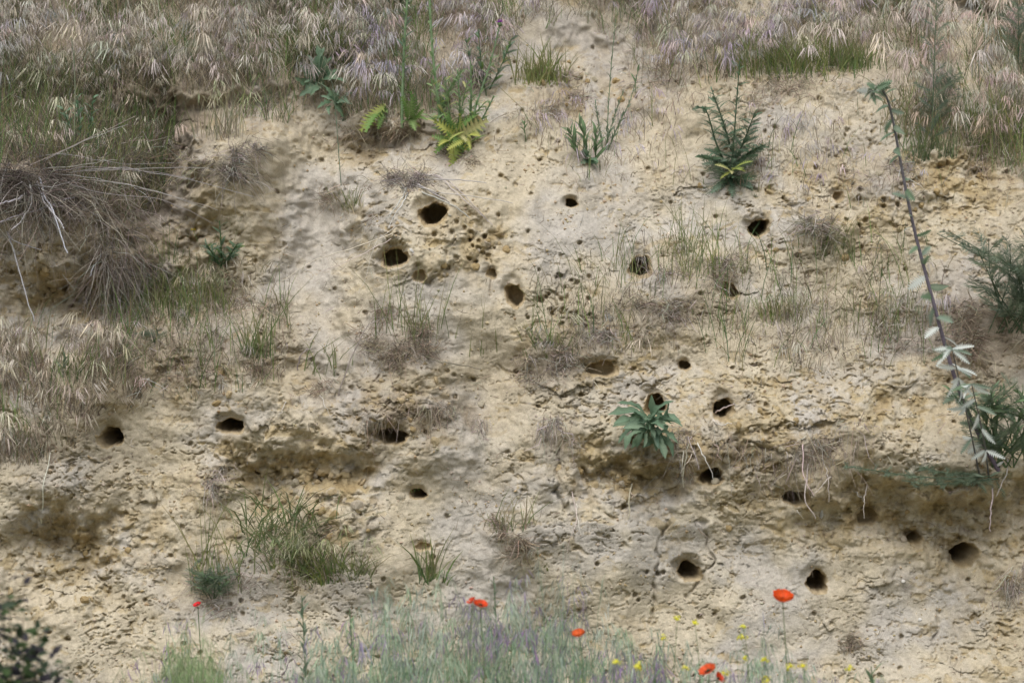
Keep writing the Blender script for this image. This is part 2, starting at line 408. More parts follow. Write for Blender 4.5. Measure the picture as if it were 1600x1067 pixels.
def soil_mat():
    m, n, o = new_mat('loess_soil')
    b = n.nodes.new('ShaderNodeBsdfPrincipled')
    b.inputs['Roughness'].default_value = 0.95
    b.inputs['Specular IOR Level'].default_value = 0.12
    at = n.nodes.new('ShaderNodeAttribute'); at.attribute_name = 'Col'
    tc = n.nodes.new('ShaderNodeTexCoord')
    n1 = n.nodes.new('ShaderNodeTexNoise'); n1.inputs['Scale'].default_value = 70; n1.inputs['Detail'].default_value = 6; n1.inputs['Roughness'].default_value = .7
    n.links.new(tc.outputs['Object'], n1.inputs['Vector'])
    rp = n.nodes.new('ShaderNodeMapRange'); rp.inputs[1].default_value = .25; rp.inputs[2].default_value = .75; rp.inputs[3].default_value = .78; rp.inputs[4].default_value = 1.2
    n.links.new(n1.outputs['Fac'], rp.inputs[0])
    mx = n.nodes.new('ShaderNodeMix'); mx.data_type = 'RGBA'; mx.blend_type = 'MULTIPLY'; mx.inputs[0].default_value = 1
    n.links.new(at.outputs['Color'], mx.inputs[6]); n.links.new(rp.outputs[0], mx.inputs[7])
    n3 = n.nodes.new('ShaderNodeTexNoise'); n3.inputs['Scale'].default_value = 260; n3.inputs['Detail'].default_value = 3
    n.links.new(tc.outputs['Object'], n3.inputs['Vector'])
    r3 = n.nodes.new('ShaderNodeMapRange'); r3.inputs[1].default_value = .3; r3.inputs[2].default_value = .7; r3.inputs[3].default_value = .88; r3.inputs[4].default_value = 1.10
    n.links.new(n3.outputs['Fac'], r3.inputs[0])
    m3 = n.nodes.new('ShaderNodeMix'); m3.data_type = 'RGBA'; m3.blend_type = 'MULTIPLY'; m3.inputs[0].default_value = 1
    n.links.new(mx.outputs[2], m3.inputs[6]); n.links.new(r3.outputs[0], m3.inputs[7])
    n.links.new(m3.outputs[2], b.inputs['Base Color'])
    n2 = n.nodes.new('ShaderNodeTexNoise'); n2.inputs['Scale'].default_value = 170; n2.inputs['Detail'].default_value = 8; n2.inputs['Roughness'].default_value = .75
    n.links.new(tc.outputs['Object'], n2.inputs['Vector'])
    bp = n.nodes.new('ShaderNodeBump'); bp.inputs['Strength'].default_value = .7; bp.inputs['Distance'].default_value = .006
    n.links.new(n2.outputs['Fac'], bp.inputs['Height'])
    n.links.new(bp.outputs[0], b.inputs['Normal'])
    n.links.new(b.outputs[0], o.inputs[0])
    return m

def plant_mat(name, trans=0.25, rough=0.7):
    m, n, o = new_mat(name)
    b = n.nodes.new('ShaderNodeBsdfPrincipled')
    b.inputs['Roughness'].default_value = rough
    b.inputs['Specular IOR Level'].default_value = 0.25
    at = n.nodes.new('ShaderNodeAttribute'); at.attribute_name = 'Col'
    tc = n.nodes.new('ShaderNodeTexCoord')
    n1 = n.nodes.new('ShaderNodeTexNoise'); n1.inputs['Scale'].default_value = 60; n1.inputs['Detail'].default_value = 3
    n.links.new(tc.outputs['Object'], n1.inputs['Vector'])
    rp = n.nodes.new('ShaderNodeMapRange'); rp.inputs[1].default_value = .3; rp.inputs[2].default_value = .7; rp.inputs[3].default_value = .8; rp.inputs[4].default_value = 1.2
    n.links.new(n1.outputs['Fac'], rp.inputs[0])
    mx = n.nodes.new('ShaderNodeMix'); mx.data_type = 'RGBA'; mx.blend_type = 'MULTIPLY'; mx.inputs[0].default_value = 1
    n.links.new(at.outputs['Color'], mx.inputs[6]); n.links.new(rp.outputs[0], mx.inputs[7])
    n.links.new(mx.outputs[2], b.inputs['Base Color'])
    if trans > 0:
        t = n.nodes.new('ShaderNodeBsdfTranslucent')
        n.links.new(mx.outputs[2], t.inputs[0])
        ms = n.nodes.new('ShaderNodeMixShader'); ms.inputs[0].default_value = trans
        n.links.new(b.outputs[0], ms.inputs[1]); n.links.new(t.outputs[0], ms.inputs[2])
        n.links.new(ms.outputs[0], o.inputs[0])
    else:
        n.links.new(b.outputs[0], o.inputs[0])
    return m

M_SOIL = soil_mat()
M_DRY = plant_mat('dry_straw', .2, .8)
M_GRN = plant_mat('green_leaf', .38, .6)
M_WOOD = plant_mat('dead_stem', 0, .85)
M_PET = plant_mat('petal', .4, .6)

# ---------------------------------------------------------------- mesh helpers
class MB:
    def __init__(s):
        s.v = []; s.f = []; s.c = []; s.n = 0
    def add(s, v, f, c):
        v = np.asarray(v, float).reshape(-1, 3); f = np.asarray(f, int)
        cc = np.asarray(c, float)
        if cc.ndim == 1: cc = np.broadcast_to(cc, v.shape)
        s.v.append(v); s.f.append(f + s.n); s.c.append(cc.reshape(-1, 3)); s.n += len(v)
    def ribbons(s, P, W, S, C):
        """P (N,k,3) centre lines, W (N,k) widths, S (N,3) or (N,k,3) side vectors, C (N,3) or (N,k,3)"""
        N, k, _ = P.shape
        if S.ndim == 2: S = np.repeat(S[:, None, :], k, 1)
        S = S / (np.linalg.norm(S, axis=2, keepdims=True) + 1e-9)
        L = P - S * W[..., None] * .5; R = P + S * W[..., None] * .5
        v = np.stack([L, R], 2).reshape(N, k * 2, 3)
        if C.ndim == 2: C = np.repeat(C[:, None, :], k, 1)
        cc = np.repeat(C, 2, axis=1)
        base = (np.arange(N) * k * 2)[:, None]
        q = np.arange(k - 1)[None] * 2
        b = base + q
        f = np.stack([b, b + 1, b + 3, b + 2], -1).reshape(-1, 4)
        s.add(v.reshape(-1, 3), f, cc.reshape(-1, 3))
    def tube(s, pts, rad, col, n=6):
        pts = np.asarray(pts, float); k = len(pts)
        rad = np.broadcast_to(np.asarray(rad, float), (k,))
        T = np.gradient(pts, axis=0); T /= np.linalg.norm(T, axis=1, keepdims=True) + 1e-9
        ref = np.array([0.31, -0.9, 0.25])
        A = np.cross(T, ref); A /= np.linalg.norm(A, axis=1, keepdims=True) + 1e-9
        B = np.cross(T, A)
        a = np.linspace(0, 2 * np.pi, n, endpoint=False)
        ring = pts[:, None] + rad[:, None, None] * (A[:, None] * np.cos(a)[None, :, None] + B[:, None] * np.sin(a)[None, :, None])
        f = []
        for i in range(k - 1):
            for j in range(n):
                f.append((i * n + j, i * n + (j + 1) % n, (i + 1) * n + (j + 1) % n, (i + 1) * n + j))
        s.add(ring.reshape(-1, 3), f, np.asarray(col, float) if np.ndim(col) == 1 else np.repeat(np.asarray(col), n, 0))
    def mesh(s, name, off=None, smooth=True):
        v = np.concatenate(s.v)
        if off is not None: v = v - np.asarray(off)[None]
        c = np.concatenate(s.c)
        me = bpy.data.meshes.new(name)
        tot = sum(len(f) for f in s.f)
        sizes = np.concatenate([np.full(len(f), f.shape[1]) for f in s.f])
        loops = np.concatenate([f.reshape(-1) for f in s.f])
        me.vertices.add(len(v)); me.vertices.foreach_set('co', v.astype(np.float32).ravel())
        me.loops.add(len(loops)); me.loops.foreach_set('vertex_index', loops.astype(np.int32))
        me.polygons.add(tot)
        st = np.concatenate([[0], np.cumsum(sizes)[:-1]])
        me.polygons.foreach_set('loop_start', st.astype(np.int32))
        me.polygons.foreach_set('use_smooth', np.full(tot, smooth))
        at = me.color_attributes.new('Col', 'FLOAT_COLOR', 'POINT')
        at.data.foreach_set('color', np.concatenate([c, np.ones((len(c), 1))], 1).astype(np.float32).ravel())
        me.update(calc_edges=True)
        me.validate()
        return me

def link(o, parent=None):
    COL.objects.link(o)
    if parent is not None: o.parent = parent
    return o

def tag(o, label, cat, group=None, kind=None):
    o['label'] = label
    o['category'] = cat
    if group: o['group'] = group
    if kind: o['kind'] = kind
    return o

def thing(name, label, cat, loc, group=None):
    o = bpy.data.objects.new(name, None)
    o.location = loc
    o.empty_display_size = .02
    return tag(link(o), label, cat, group)

def part(name, mb, mat, root, smooth=True):
    me = mb.mesh(name, off=np.array(root.location), smooth=smooth)
    me.materials.append(mat)
    return link(bpy.data.objects.new(name, me), root)

def solo(name, mb, mat, label, cat, loc, group=None, kind=None, smooth=True):
    me = mb.mesh(name, off=np.asarray(loc), smooth=smooth)
    me.materials.append(mat)
    o = bpy.data.objects.new(name, me)
    o.location = loc
    return tag(link(o), label, cat, group, kind)

def unit(v):
    v = np.asarray(v, float)
    return v / (np.linalg.norm(v, axis=-1, keepdims=True) + 1e-9)

def put(name, me, root, pos, dirv, nrm, scale):
    """a shared-mesh piece (runs along +Y, faces +Z) set under a thing"""
    y = unit(dirv); x = unit(np.cross(y, nrm)); z = np.cross(x, y)
    o = bpy.data.objects.new(name, me)
    rel = np.asarray(pos) - np.array(root.location)
    m = Matrix(((x[0], y[0], z[0], rel[0]), (x[1], y[1], z[1], rel[1]), (x[2], y[2], z[2], rel[2]), (0, 0, 0, 1)))
    sc = scale if np.ndim(scale) else (scale, scale, scale)
    link(o, root)
    o.matrix_basis = m @ Matrix.Diagonal((sc[0], sc[1], sc[2], 1))
    return o

U = lambda a, b, n=None: RNG.uniform(a, b, n)
def jit(col, n, a=.15):
    col = np.asarray(col, float)
    return np.clip(col[None] * (1 + RNG.normal(0, a, (n, 1))) * (1 + RNG.normal(0, a * .35, (n, 3))), .01, .9)
def pal(cols, n, a=.15, w=None):
    cols = np.asarray(cols, float)
    return np.clip(cols[RNG.choice(len(cols), n, p=w)] * (1 + RNG.normal(0, a, (n, 1))) * (1 + RNG.normal(0, a * .3, (n, 3))), .008, .9)

# ---------------------------------------------------------------- bank meshes
def build_bank():
    idx = np.arange(NZ * NX).reshape(NZ, NX)
    quads = np.stack([idx[:-1, :-1], idx[:-1, 1:], idx[1:, 1:], idx[1:, :-1]], -1).reshape(-1, 4)
    V = np.stack([PX_, PY_, PZ_], -1).reshape(-1, 3)
    Cc = c.reshape(-1, 3)
    hid_ = hole_id.reshape(-1)
    qh = hid_[quads].min(1)
    def sub(sel, name):
        q = quads[sel]
        u, inv = np.unique(q, return_inverse=True)
        mb = MB(); mb.add(V[u], inv.reshape(-1, 4), Cc[u])
        me = mb.mesh(name); me.materials.append(M_SOIL)
        return me
    bank = bpy.data.objects.new('earth_bank', sub(qh < 0, 'earth_bank'))
    bank['kind'] = 'structure'
    bank['label'] = 'steep pale yellow loess bank pitted with burrow holes and flaking crust'
    link(bank)
    for k in range(len(HOLES)):
        sel = qh == k
        if sel.sum() > 4:
            link(bpy.data.objects.new('burrow', sub(sel, 'burrow')), bank)
    return bank
BANK = build_bank()

# ground in front, out to the horizon
def build_ground():
    gx = np.concatenate([-spread(3, 400, 18, 2.5)[::-1], np.linspace(-2.9, 2.9, 60), spread(3, 400, 18, 2.5)])
    gy = np.concatenate([-spread(3, 500, 22, 2.5)[::-1], np.linspace(-2.9, .6, 40)])
    GX, GY = np.meshgrid(gx, gy)
    GZ = -0.42 + .05 * fbm(GX * .8, GY * .8, 3, 2) + .10 * sstep(-1.5, -.2, GY)
    n, k = GX.shape
    idx = np.arange(n * k).reshape(n, k)
    q = np.stack([idx[:-1, :-1], idx[:-1, 1:], idx[1:, 1:], idx[1:, :-1]], -1).reshape(-1, 4)
    col = mixc(np.full(GX.shape + (3,), .0) + np.array((.30, .25, .17)), (.13, .15, .075), sstep(-.3, .3, fbm(GX * 1.3, GY * 1.3, 3, 4)))
    mb = MB(); mb.add(np.stack([GX, GY, GZ], -1), q, col.reshape(-1, 3))
    me = mb.mesh('ground'); me.materials.append(M_SOIL)
    o = link(bpy.data.objects.new('ground', me)); o['kind'] = 'structure'
    return lambda x, y: -0.42 + .05 * fbm(np.asarray(x) * .8, np.asarray(y) * .8, 3, 2) + .10 * sstep(-1.5, -.2, np.asarray(y))
GZF = build_ground()

# clods of earth lying on ledges and stuck in the crumbly soil
def clod_mesh(i):
    import bmesh
    bm = bmesh.new()
    bmesh.ops.create_icosphere(bm, subdivisions=2, radius=1)
    r = np.random.default_rng(i)
    ph = r.random(9) * 6
    for v in bm.verts:
        p = v.co
        v.co = p * (1 + .22 * math.sin(p.x * 3 + ph[0]) * math.sin(p.y * 2.6 + ph[1]) + .16 * math.sin(p.z * 4 + ph[2] + p.x * 2) + r.normal(0, .05))
        v.co.z *= .75
    vv = np.array([v.co[:] for v in bm.verts]); ff = [[v.index for v in f.verts] for f in bm.faces]
    bm.free()
    mb = MB(); mb.add(vv, ff, pal([(.44, .36, .22), (.40, .30, .16), (.42, .37, .28)], 1, .05)[0])
    me = mb.mesh('clod', smooth=False); me.materials.append(M_SOIL)
    return me
CL = [clod_mesh(i) for i in range(7)]
spots = [(1345, 190, 20)]
for (cx, cy, rx, ry, n) in [(480, 750, 90, 40, 26), (540, 800, 40, 40, 14), (990, 740, 120, 40, 26), (110, 460, 90, 50, 16), (110, 860, 90, 60, 24),
                            (1420, 800, 200, 50, 26), (1150, 690, 130, 50, 20), (740, 390, 50, 40, 12), (640, 640, 90, 50, 16), (1330, 330, 140, 70, 16),
                            (1500, 280, 60, 40, 10), (720, 200, 40, 20, 8), (330, 600, 90, 50, 14), (900, 130, 90, 30, 12)]:
    for i in range(n): spots.append((random.gauss(cx, rx * .6), random.gauss(cy, ry * .6), random.uniform(3.2, 7.5)))
for (px, py, r) in spots + [(742, 190, 13), (748, 215, 10), (1095, 290, 9), (1118, 752, 7), (70, 425, 9), (980, 750, 10), (940, 760, 9), (510, 735, 14), (560, 790, 11)]:
    if r > 15: continue
    p = surf1(px, py, -0.25 * r * PXM)
    if not clear(p[None])[0]: continue
    o = bpy.data.objects.new('clod', random.choice(CL)); link(o, BANK)
    o.location = p; o.rotation_euler = [random.uniform(0, 6) for _ in range(3)]
    s = r * PXM; o.scale = (s * random.uniform(.8, 1.3), s, s)

def plug():
    p = surf1(1118, 753, -.01)
    o = bpy.data.objects.new('clod', CL[2]); link(o, BANK); o.location = p; o.scale = (.017, .017, .018); o.rotation_euler = (.4, .3, 1)
plug()

def crumbs():
    n = 11000
    px = U(-40, 1640, n); py = U(60, 1067, n)
    k = (fbm(px * .009, py * .012, 3, 2) + U(-.3, .3, n)) > 0
    px, py = px[k], py[k]
    p = surf(px, py); p = p[clear(p)]; n = len(p)
    p[:, 1] -= .001
    o = np.array([(1, 0, 0), (-1, 0, 0), (0, 1, 0), (0, -1, 0), (0, 0, 1), (0, 0, -1)], float)
    fa = np.array([(0, 2, 4), (2, 1, 4), (1, 3, 4), (3, 0, 4), (2, 0, 5), (1, 2, 5), (3, 1, 5), (0, 3, 5)])
    sz = .0025 + .0065 * RNG.random(n) ** 3
    v = p[:, None] + o[None] * sz[:, None, None] * U(.6, 1.3, (n, 6, 1)) + RNG.normal(0, .15, (n, 6, 3)) * sz[:, None, None]
    f = (fa[None] + (np.arange(n) * 6)[:, None, None]).reshape(-1, 3)
    mb = MB(); mb.add(v, f, np.repeat(pal([(.44, .37, .26), (.38, .30, .18), (.42, .37, .29)], n, .1), 6, 0))
    me = mb.mesh('crumbs', smooth=False); me.materials.append(M_SOIL)
    o_ = link(bpy.data.objects.new('crumbs', me), BANK); o_['kind'] = 'stuff'
crumbs()

# ---------------------------------------------------------------- vegetation builders
def in_poly(px, py, poly):
    ins = np.zeros(len(px), bool)
    n = len(poly)
    for i in range(n):
        x1, y1 = poly[i]; x2, y2 = poly[(i + 1) % n]
        cond = ((y1 > py) != (y2 > py)) & (px < (x2 - x1) * (py - y1) / (y2 - y1 + 1e-9) + x1)
        ins ^= cond
    return ins

def scatter(poly, n, noise=None, s=0, f=.012):
    poly = np.asarray(poly, float)
    out = np.zeros((0, 2))
    while len(out) < n:
        q = np.stack([U(poly[:, 0].min(), poly[:, 0].max(), n * 2), U(poly[:, 1].min(), poly[:, 1].max(), n * 2)], 1)
        k = in_poly(q[:, 0], q[:, 1], poly)
        if noise is not None:
            k &= (gn(q[:, 0] * f, q[:, 1] * f, s) + U(-.35, .35, len(q))) > noise
        out = np.concatenate([out, q[k]])
    return out[:n]

def blades(mb, base, h, lean, curve, w, col, k=4, tipc=None, up=1.0):
    """upright grass blades bending over in the lean direction"""
    N = len(base)
    t = np.linspace(0, 1, k)[None, :, None]
    lean3 = np.concatenate([lean, np.zeros((N, 1))], 1)[:, None]
    cv = np.asarray(curve).reshape(-1, 1, 1)
    P = base[:, None] + h[:, None, None] * (np.array([0, 0, 1.0]) * up * (t - .35 * cv * t ** 3) + lean3 * (.25 * t + cv * t * t))
    wid = w[:, None] * np.array([.8, 1.0, .75, .12] if k == 4 else np.interp(np.linspace(0, 1, k), [0, .4, 1], [.8, 1, .1]))[None]
    a = U(0, np.pi, N)
    S = np.stack([np.cos(a), .5 * np.sin(a), 0 * a], 1)
    if tipc is not None:
        C = col[:, None] * (1 - t) + tipc[:, None] * t
    else: C = col
    mb.ribbons(P, wid, S, C)
    return P

def cheat(mb, base, h, lean, stemc, panc, nsp=12, sp=.024, spread_=.02, w=.0017, start=.66):
    """brome stalks: thin stem, one-sided nodding head of hanging spikelets"""
    N = len(base)
    lean3 = np.concatenate([lean, np.zeros((N, 1))], 1)
    nod = U(.12, .45, N)
    def st(t):
        t = t[..., None]
        q = lean3[:, None]
        nn = nod[:, None, None]
        return base[:, None] + h[:, None, None] * (np.array([0, 0, 1.0]) * (t - nn * t ** 5) + q * (.25 * t + nn * 1.3 * t ** 4))
    tt = np.repeat(np.linspace(0, 1, 6)[None], N, 0)
    a = U(0, np.pi, N)
    mb.ribbons(st(tt), np.repeat(np.array([[1.1, 1, .9, .8, .6, .4]]) * w, N, 0), np.stack([np.cos(a), .4 * np.sin(a), 0 * a], 1), stemc)
    tj = np.sort(U(start, 1, (N, nsp)), 1)
    A = st(tj).reshape(-1, 3)
    M = len(A)
    ln = np.repeat(lean3, nsp, 0)
    rnd = RNG.normal(0, 1, (M, 3)) * np.array([1, .8, .35])
    L = (sp * U(.7, 1.25, M))[:, None]
    off = (unit(ln + .001) * .5 + rnd * .6) * spread_
    B = A + off - np.array([0, 0, .25]) * L
    dr = unit(ln * .6 + rnd * .33 + np.array([0, 0, -1.0]))
    Cc = B + dr * L * .5; Dd = B + dr * L * 1.45
    P = np.stack([A, B, Cc, Dd], 1)
    W = np.repeat(np.array([[.0006, .0016, .0026, .0004]]), M, 0) * (sp / .024) * U(.8, 1.3, (M, 1))
    a = U(0, np.pi, M)
    S = np.stack([np.cos(a), .5 * np.sin(a), 0 * a], 1)
    pc = np.repeat(panc, nsp, 0) * U(.82, 1.15, (M, 1))
    mb.ribbons(P, W, S, np.clip(pc, 0, .9))

def lean_dir(n, out=.5, s=.5):
    return np.stack([RNG.normal(0, s * 1.2, n), -np.abs(RNG.normal(out, s * .6, n))], 1) * U(.35, 1.0, (n, 1))

PAN = [(.45, .41, .34), (.39, .36, .31), (.38, .355, .35), (.52, .48, .40), (.33, .30, .245)]
LILAC = [(.38, .33, .40), (.43, .385, .42), (.46, .42, .40)]
GREEN = [(.12, .19, .065), (.16, .23, .08), (.10, .17, .075), (.20, .24, .09)]

def meadow(name, label, poly, n, hrange, pancols, stemcols, thatch=0, thatchcols=None, noise=None, s=0, nsp=12, spk=.024, green=0, dead_len=(.06, .16), cross=0):
    mb = MB()
    q = scatter(poly, n, noise, s)
    b = surf(q[:, 0], q[:, 1]); b[:, 1] += .006
    for part_, kk in ((slice(0, n // 2), .8), (slice(n // 2, n * 4 // 5), 1.1), (slice(n * 4 // 5, n), 1.45)):
        bb = b[part_]; m = len(bb)
        cheat(mb, bb, U(hrange[0], hrange[1], m) * (.85 + .15 * kk), lean_dir(m, .45, .6), pal(stemcols, m), pal(pancols, m, .16), nsp, spk * kk, .022 * kk)
    if thatch:
        q = scatter(poly, thatch, None if noise is None else noise - .25, s)
        b = surf(q[:, 0], q[:, 1]); b[:, 1] += .004
        blades(mb, b, U(*dead_len, thatch), lean_dir(thatch, .5, .9), U(.1, 1.1, thatch), U(.0014, .003, thatch), pal(thatchcols or STRAW, thatch, .2))
    if cross:
        q = scatter(poly, cross, None, s)
        b = surf(q[:, 0], q[:, 1]); b[:, 1] -= U(0, .05, cross)
        blades(mb, b, U(.12, .36, cross), lean_dir(cross, .5, 1.3), U(0, .5, cross), U(.0014, .0026, cross), pal(STRAW[:1] + STRAW[2:3], cross, .15), up=.6)
    if green:
        q = scatter(poly, green, noise, s + 1)
        b = surf(q[:, 0], q[:, 1]); b[:, 1] += .004
        blades(mb, b, .06 + .24 * RNG.random(green) ** 1.5, lean_dir(green, .5, .7), U(.1, .7, green), U(.0018, .0038, green), pal(GREEN + OLIVE[:1], green, .2))
    return solo(name, mb, M_DRY, label, 'grass', tuple(b[0]), kind='stuff')

meadow('dry_grass', 'pale dry brome grass with nodding lilac grey heads covering upper left slope',
       [(-150, -160), (600, -160), (590, 60), (520, 140), (450, 195), (400, 190), (300, 175), (250, 175), (130, 155), (60, 175), (-150, 190)], 1800, (.12, .40), PAN, STRAW,
       13000, STRAW + DARKST + DEAD + OLIVE, .0, 1, 15, .022, 4200, cross=1900)
meadow('dry_grass', 'dry brome grass mixed with weeds below the purple thistle flower',
       [(560, -160), (860, -160), (850, 20), (800, 60), (760, 150), (700, 180), (560, 200), (470, 175), (560, 60)], 560, (.12, .26), PAN + LILAC[:2], STRAW,
       3800, STRAW + DEAD, -.0, 2, 17, .025, 1100, cross=260)
meadow('dry_grass', 'sparse lilac tinted brome grass along the upper right edge',
       [(860, -160), (1420, -160), (1400, 40), (1330, 110), (1180, 120), (1060, 150), (980, 110), (1000, 20), (880, 10)], 700, (.10, .24), PAN + LILAC, STRAW,
       3600, STRAW + DEAD, -.0, 3, 17, .025, 900, cross=300)
meadow('dry_grass', 'tall tan brome grass with hanging heads in the upper right corner',
       [(1360, -160), (1760, -160), (1760, 260), (1600, 290), (1530, 250), (1470, 230), (1400, 190), (1370, 90)], 720, (.16, .36), PAN[:2] + [(.50, .41, .33), (.46, .37, .33)], STRAW,
       3200, STRAW + DEAD, -.02, 4, 19, .028, 1900, cross=260)
meadow('dry_grass', 'dry grass with bleached white heads on the left ledge above the burrows',
       [(-150, 560), (60, 520), (190, 560), (230, 640), (150, 680), (90, 730), (-150, 740)], 120, (.10, .22), [(.55, .50, .40), (.50, .45, .37)], STRAW,
       3200, STRAW + DEAD + DEAD, -.0, 5, 12, .028, 260, cross=120)

meadow('dry_grass', 'dark olive dry grass filling the shaded recess below the upper left slope',
       [(-100, 150), (90, 140), (270, 150), (275, 215), (255, 330), (200, 360), (130, 300), (40, 260), (-100, 270)], 90, (.08, .2), PAN[:2] + [(.56, .52, .42)], STRAW,
       4600, OLIVE + OLIVE + DEAD + DARKST, None, 6, 12, .024, 1500, cross=260)
meadow('dry_grass', 'thin wisps of pale lilac brome scattered over the bare upper right slope',
       [(800, 160), (1100, 150), (1400, 180), (1500, 320), (1300, 330), (1180, 300), (900, 290), (840, 240)], 90, (.05, .12), LILAC, STRAW, 900, STRAW + DEAD, .05, 7, 9, .022, 60, dead_len=(.03, .09))
meadow('dry_grass', 'loose dry wisps at the head of the bare upper gully right of the thistles',
       [(830, -160), (1010, -160), (1000, 40), (960, 70), (900, 30), (850, 60)], 110, (.10, .24), PAN + LILAC[:1], STRAW, 900, STRAW + DEAD + OLIVE, 0, 10, 14, .024, 200, cross=60)
meadow('dry_grass', 'thin dry wisps scattered over the middle right slope',
       [(820, 440), (1000, 380), (1250, 400), (1480, 380), (1500, 560), (1300, 600), (1000, 560), (830, 600)], 50, (.05, .12), PAN, STRAW, 1700, STRAW + DEAD + OLIVE + GREYST, .05, 8, 10, .024, 300, dead_len=(.03, .11))
meadow('dry_grass', 'olive dry stubble scattered over the left middle slope',
       [(120, 480), (260, 420), (420, 420), (460, 520), (440, 600), (300, 640), (180, 600)], 30, (.05, .12), PAN, STRAW, 1700, STRAW + DEAD + OLIVE, -.1, 9, 9, .022, 260, dead_len=(.03, .10))

meadow('dry_grass', 'large pale drooping grass heads standing out of the upper left slope',
       [(-60, -40), (560, -60), (560, 120), (420, 200), (200, 220), (-60, 220)], 110, (.18, .36), [(.56, .52, .43), (.60, .56, .46), (.50, .46, .42)], STRAW, 0, None, None, 11, 20, .034)
meadow('dry_grass', 'large pale drooping grass heads standing out of the upper right slope',
       [(1160, -40), (1620, -60), (1620, 200), (1420, 180), (1180, 130)], 60, (.14, .32), [(.56, .50, .43), (.58, .51, .46), (.50, .45, .42)], STRAW, 0, None, None, 12, 20, .032)

# ---- dry root mats, straw and dead tussocks
def mat_tuft(name, label, px, py, rx, ry, n, L=(.04, .10), cols=DEAD, droop=.5, w=(.0013, .003), group=None, out=.018, hang=False, cat='roots'):
    mb = MB()
    n = int(n * (1.0 if n > 1000 else .9))
    m = max(4, int(rx * ry / 260))
    cs = np.stack([px + rx * np.clip(RNG.normal(0, .55, m), -1.1, 1.1), py + ry * np.clip(RNG.normal(0, .5, m), -1.1, 1.1)], 1)
    wgt = RNG.random(m) ** 1.5 + .08
    pick = RNG.choice(m, n, p=wgt / wgt.sum())
    q = cs[pick] + np.clip(RNG.normal(0, 1, (n, 2)), -2, 2) * np.array([max(7, rx * .16), max(5, ry * .16)])
    b = surf(q[:, 0], q[:, 1]); b = b[clear(b)]; n = len(b); b[:, 1] -= U(-.004, out, n)
    l = L[0] * .6 + (L[1] * 1.15 - L[0] * .6) * RNG.random(n) ** 1.7
    d = RNG.normal(0, 1, (n, 3)) * np.array([1, .5, .7])
    if hang: d = d * .5 + np.array([0, -.15, -1]) * U(.2, 1.2, (n, 1))
    d = unit(d)
    d[:, 1] = -np.abs(d[:, 1])
    bend = RNG.normal(0, .35, (n, 3)) + np.array([0, -.1, -droop])
    t = np.linspace(0, 1, 5)[None, :, None]
    P = b[:, None] + l[:, None, None] * (d[:, None] * t + bend[:, None] * t * t * .6 + .09 * np.sin(t * 8 + U(0, 6, (n, 1, 1))) * RNG.normal(0, 1, (n, 1, 3)))
    a = U(0, np.pi, n)
    mb.ribbons(P, U(*w, n)[:, None] * np.array([[1, 1, .9, .7, .3]]), np.stack([np.cos(a), 0 * a + .3, np.sin(a)], 1), pal(cols, n, .2))
    return solo(name, mb, M_DRY, label, cat, tuple(surf1(px, py)), group)

for m in MATS:
    mat_tuft(m[0], m[1], m[2], m[3], m[4], m[5], m[6], m[7], m[8], m[9], hang=len(m) > 10, cat='dry grass' if m[0] != 'root_mat' else 'roots')

# litter of broken straw and rootlets lying all over the bank
def litter():
    mb = MB(); n = 9000
    q = np.stack([U(-40, 1640, n), U(120, 1067, n)], 1)
    k = (fbm(q[:, 0] * .008, q[:, 1] * .011, 3, 5) + U(-.4, .4, n)) > -.05
    q = q[k]; n = len(q)
    b = surf(q[:, 0], q[:, 1]); b = b[clear(b)]; n = len(b); b[:, 1] -= .003
    l = U(.008, .045, n)
    d = unit(RNG.normal(0, 1, (n, 3)) * np.array([1, .25, .6]))
    bend = RNG.normal(0, .4, (n, 3)); bend[:, 1] = -np.abs(bend[:, 1]) * .3
    t = np.linspace(0, 1, 3)[None, :, None]
    P = b[:, None] + l[:, None, None] * (d[:, None] * t + bend[:, None] * t * t)
    a = U(0, np.pi, n)
    mb.ribbons(P, U(.0012, .0026, n)[:, None] * np.array([[.7, 1, .4]]), np.stack([np.cos(a), 0 * a, np.sin(a)], 1), pal(DEAD + GREYST + STRAW[:1], n, .2))
    solo('litter', mb, M_DRY, 'broken straw and rootlets strewn over the bare bank', 'litter', (0, 0, 1), kind='stuff')
litter()

# ---- green grass tufts
def tuft(label, px, py, rx, n, h, cols=GREEN, w=(.002, .004), curve=(.1, .7), tall=0, seed=0, lean=(.35, .5), ry=None, group=None, k=4, seedcol=None):
    mb = MB()
    z_ = np.clip(RNG.normal(0, .5, (n, 2)), -1, 1)
    q = np.stack([px + rx * z_[:, 0], py + (ry or rx * .25) * z_[:, 1]], 1)
    b = surf(q[:, 0], q[:, 1]); b[:, 1] += .004
    blades(mb, b, h[0] * .7 + (h[1] * 1.1 - h[0] * .7) * RNG.random(n) ** 1.4, lean_dir(n, lean[0], lean[1] * 1.5), U(*curve, n), U(*w, n) * 1.3, pal(cols, n, .16), k, tipc=pal([(.24, .26, .10), (.16, .22, .08), (.33, .29, .17)], n, .15))
    if seed:
        q = np.stack([RNG.normal(px, rx * .5, seed), RNG.normal(py, (ry or rx * .25) * .5, seed)], 1)
        b = surf(q[:, 0], q[:, 1])
        cheat(mb, b, U(h[1] * .8, h[1] * 1.4, seed), lean_dir(seed, .5, .5), pal(cols, seed), pal(seedcol or [(.45, .42, .30), (.30, .33, .20)], seed), 9, .024)
    return solo('grass_tuft', mb, M_GRN, label, 'grass', tuple(surf1(px, py)), group)

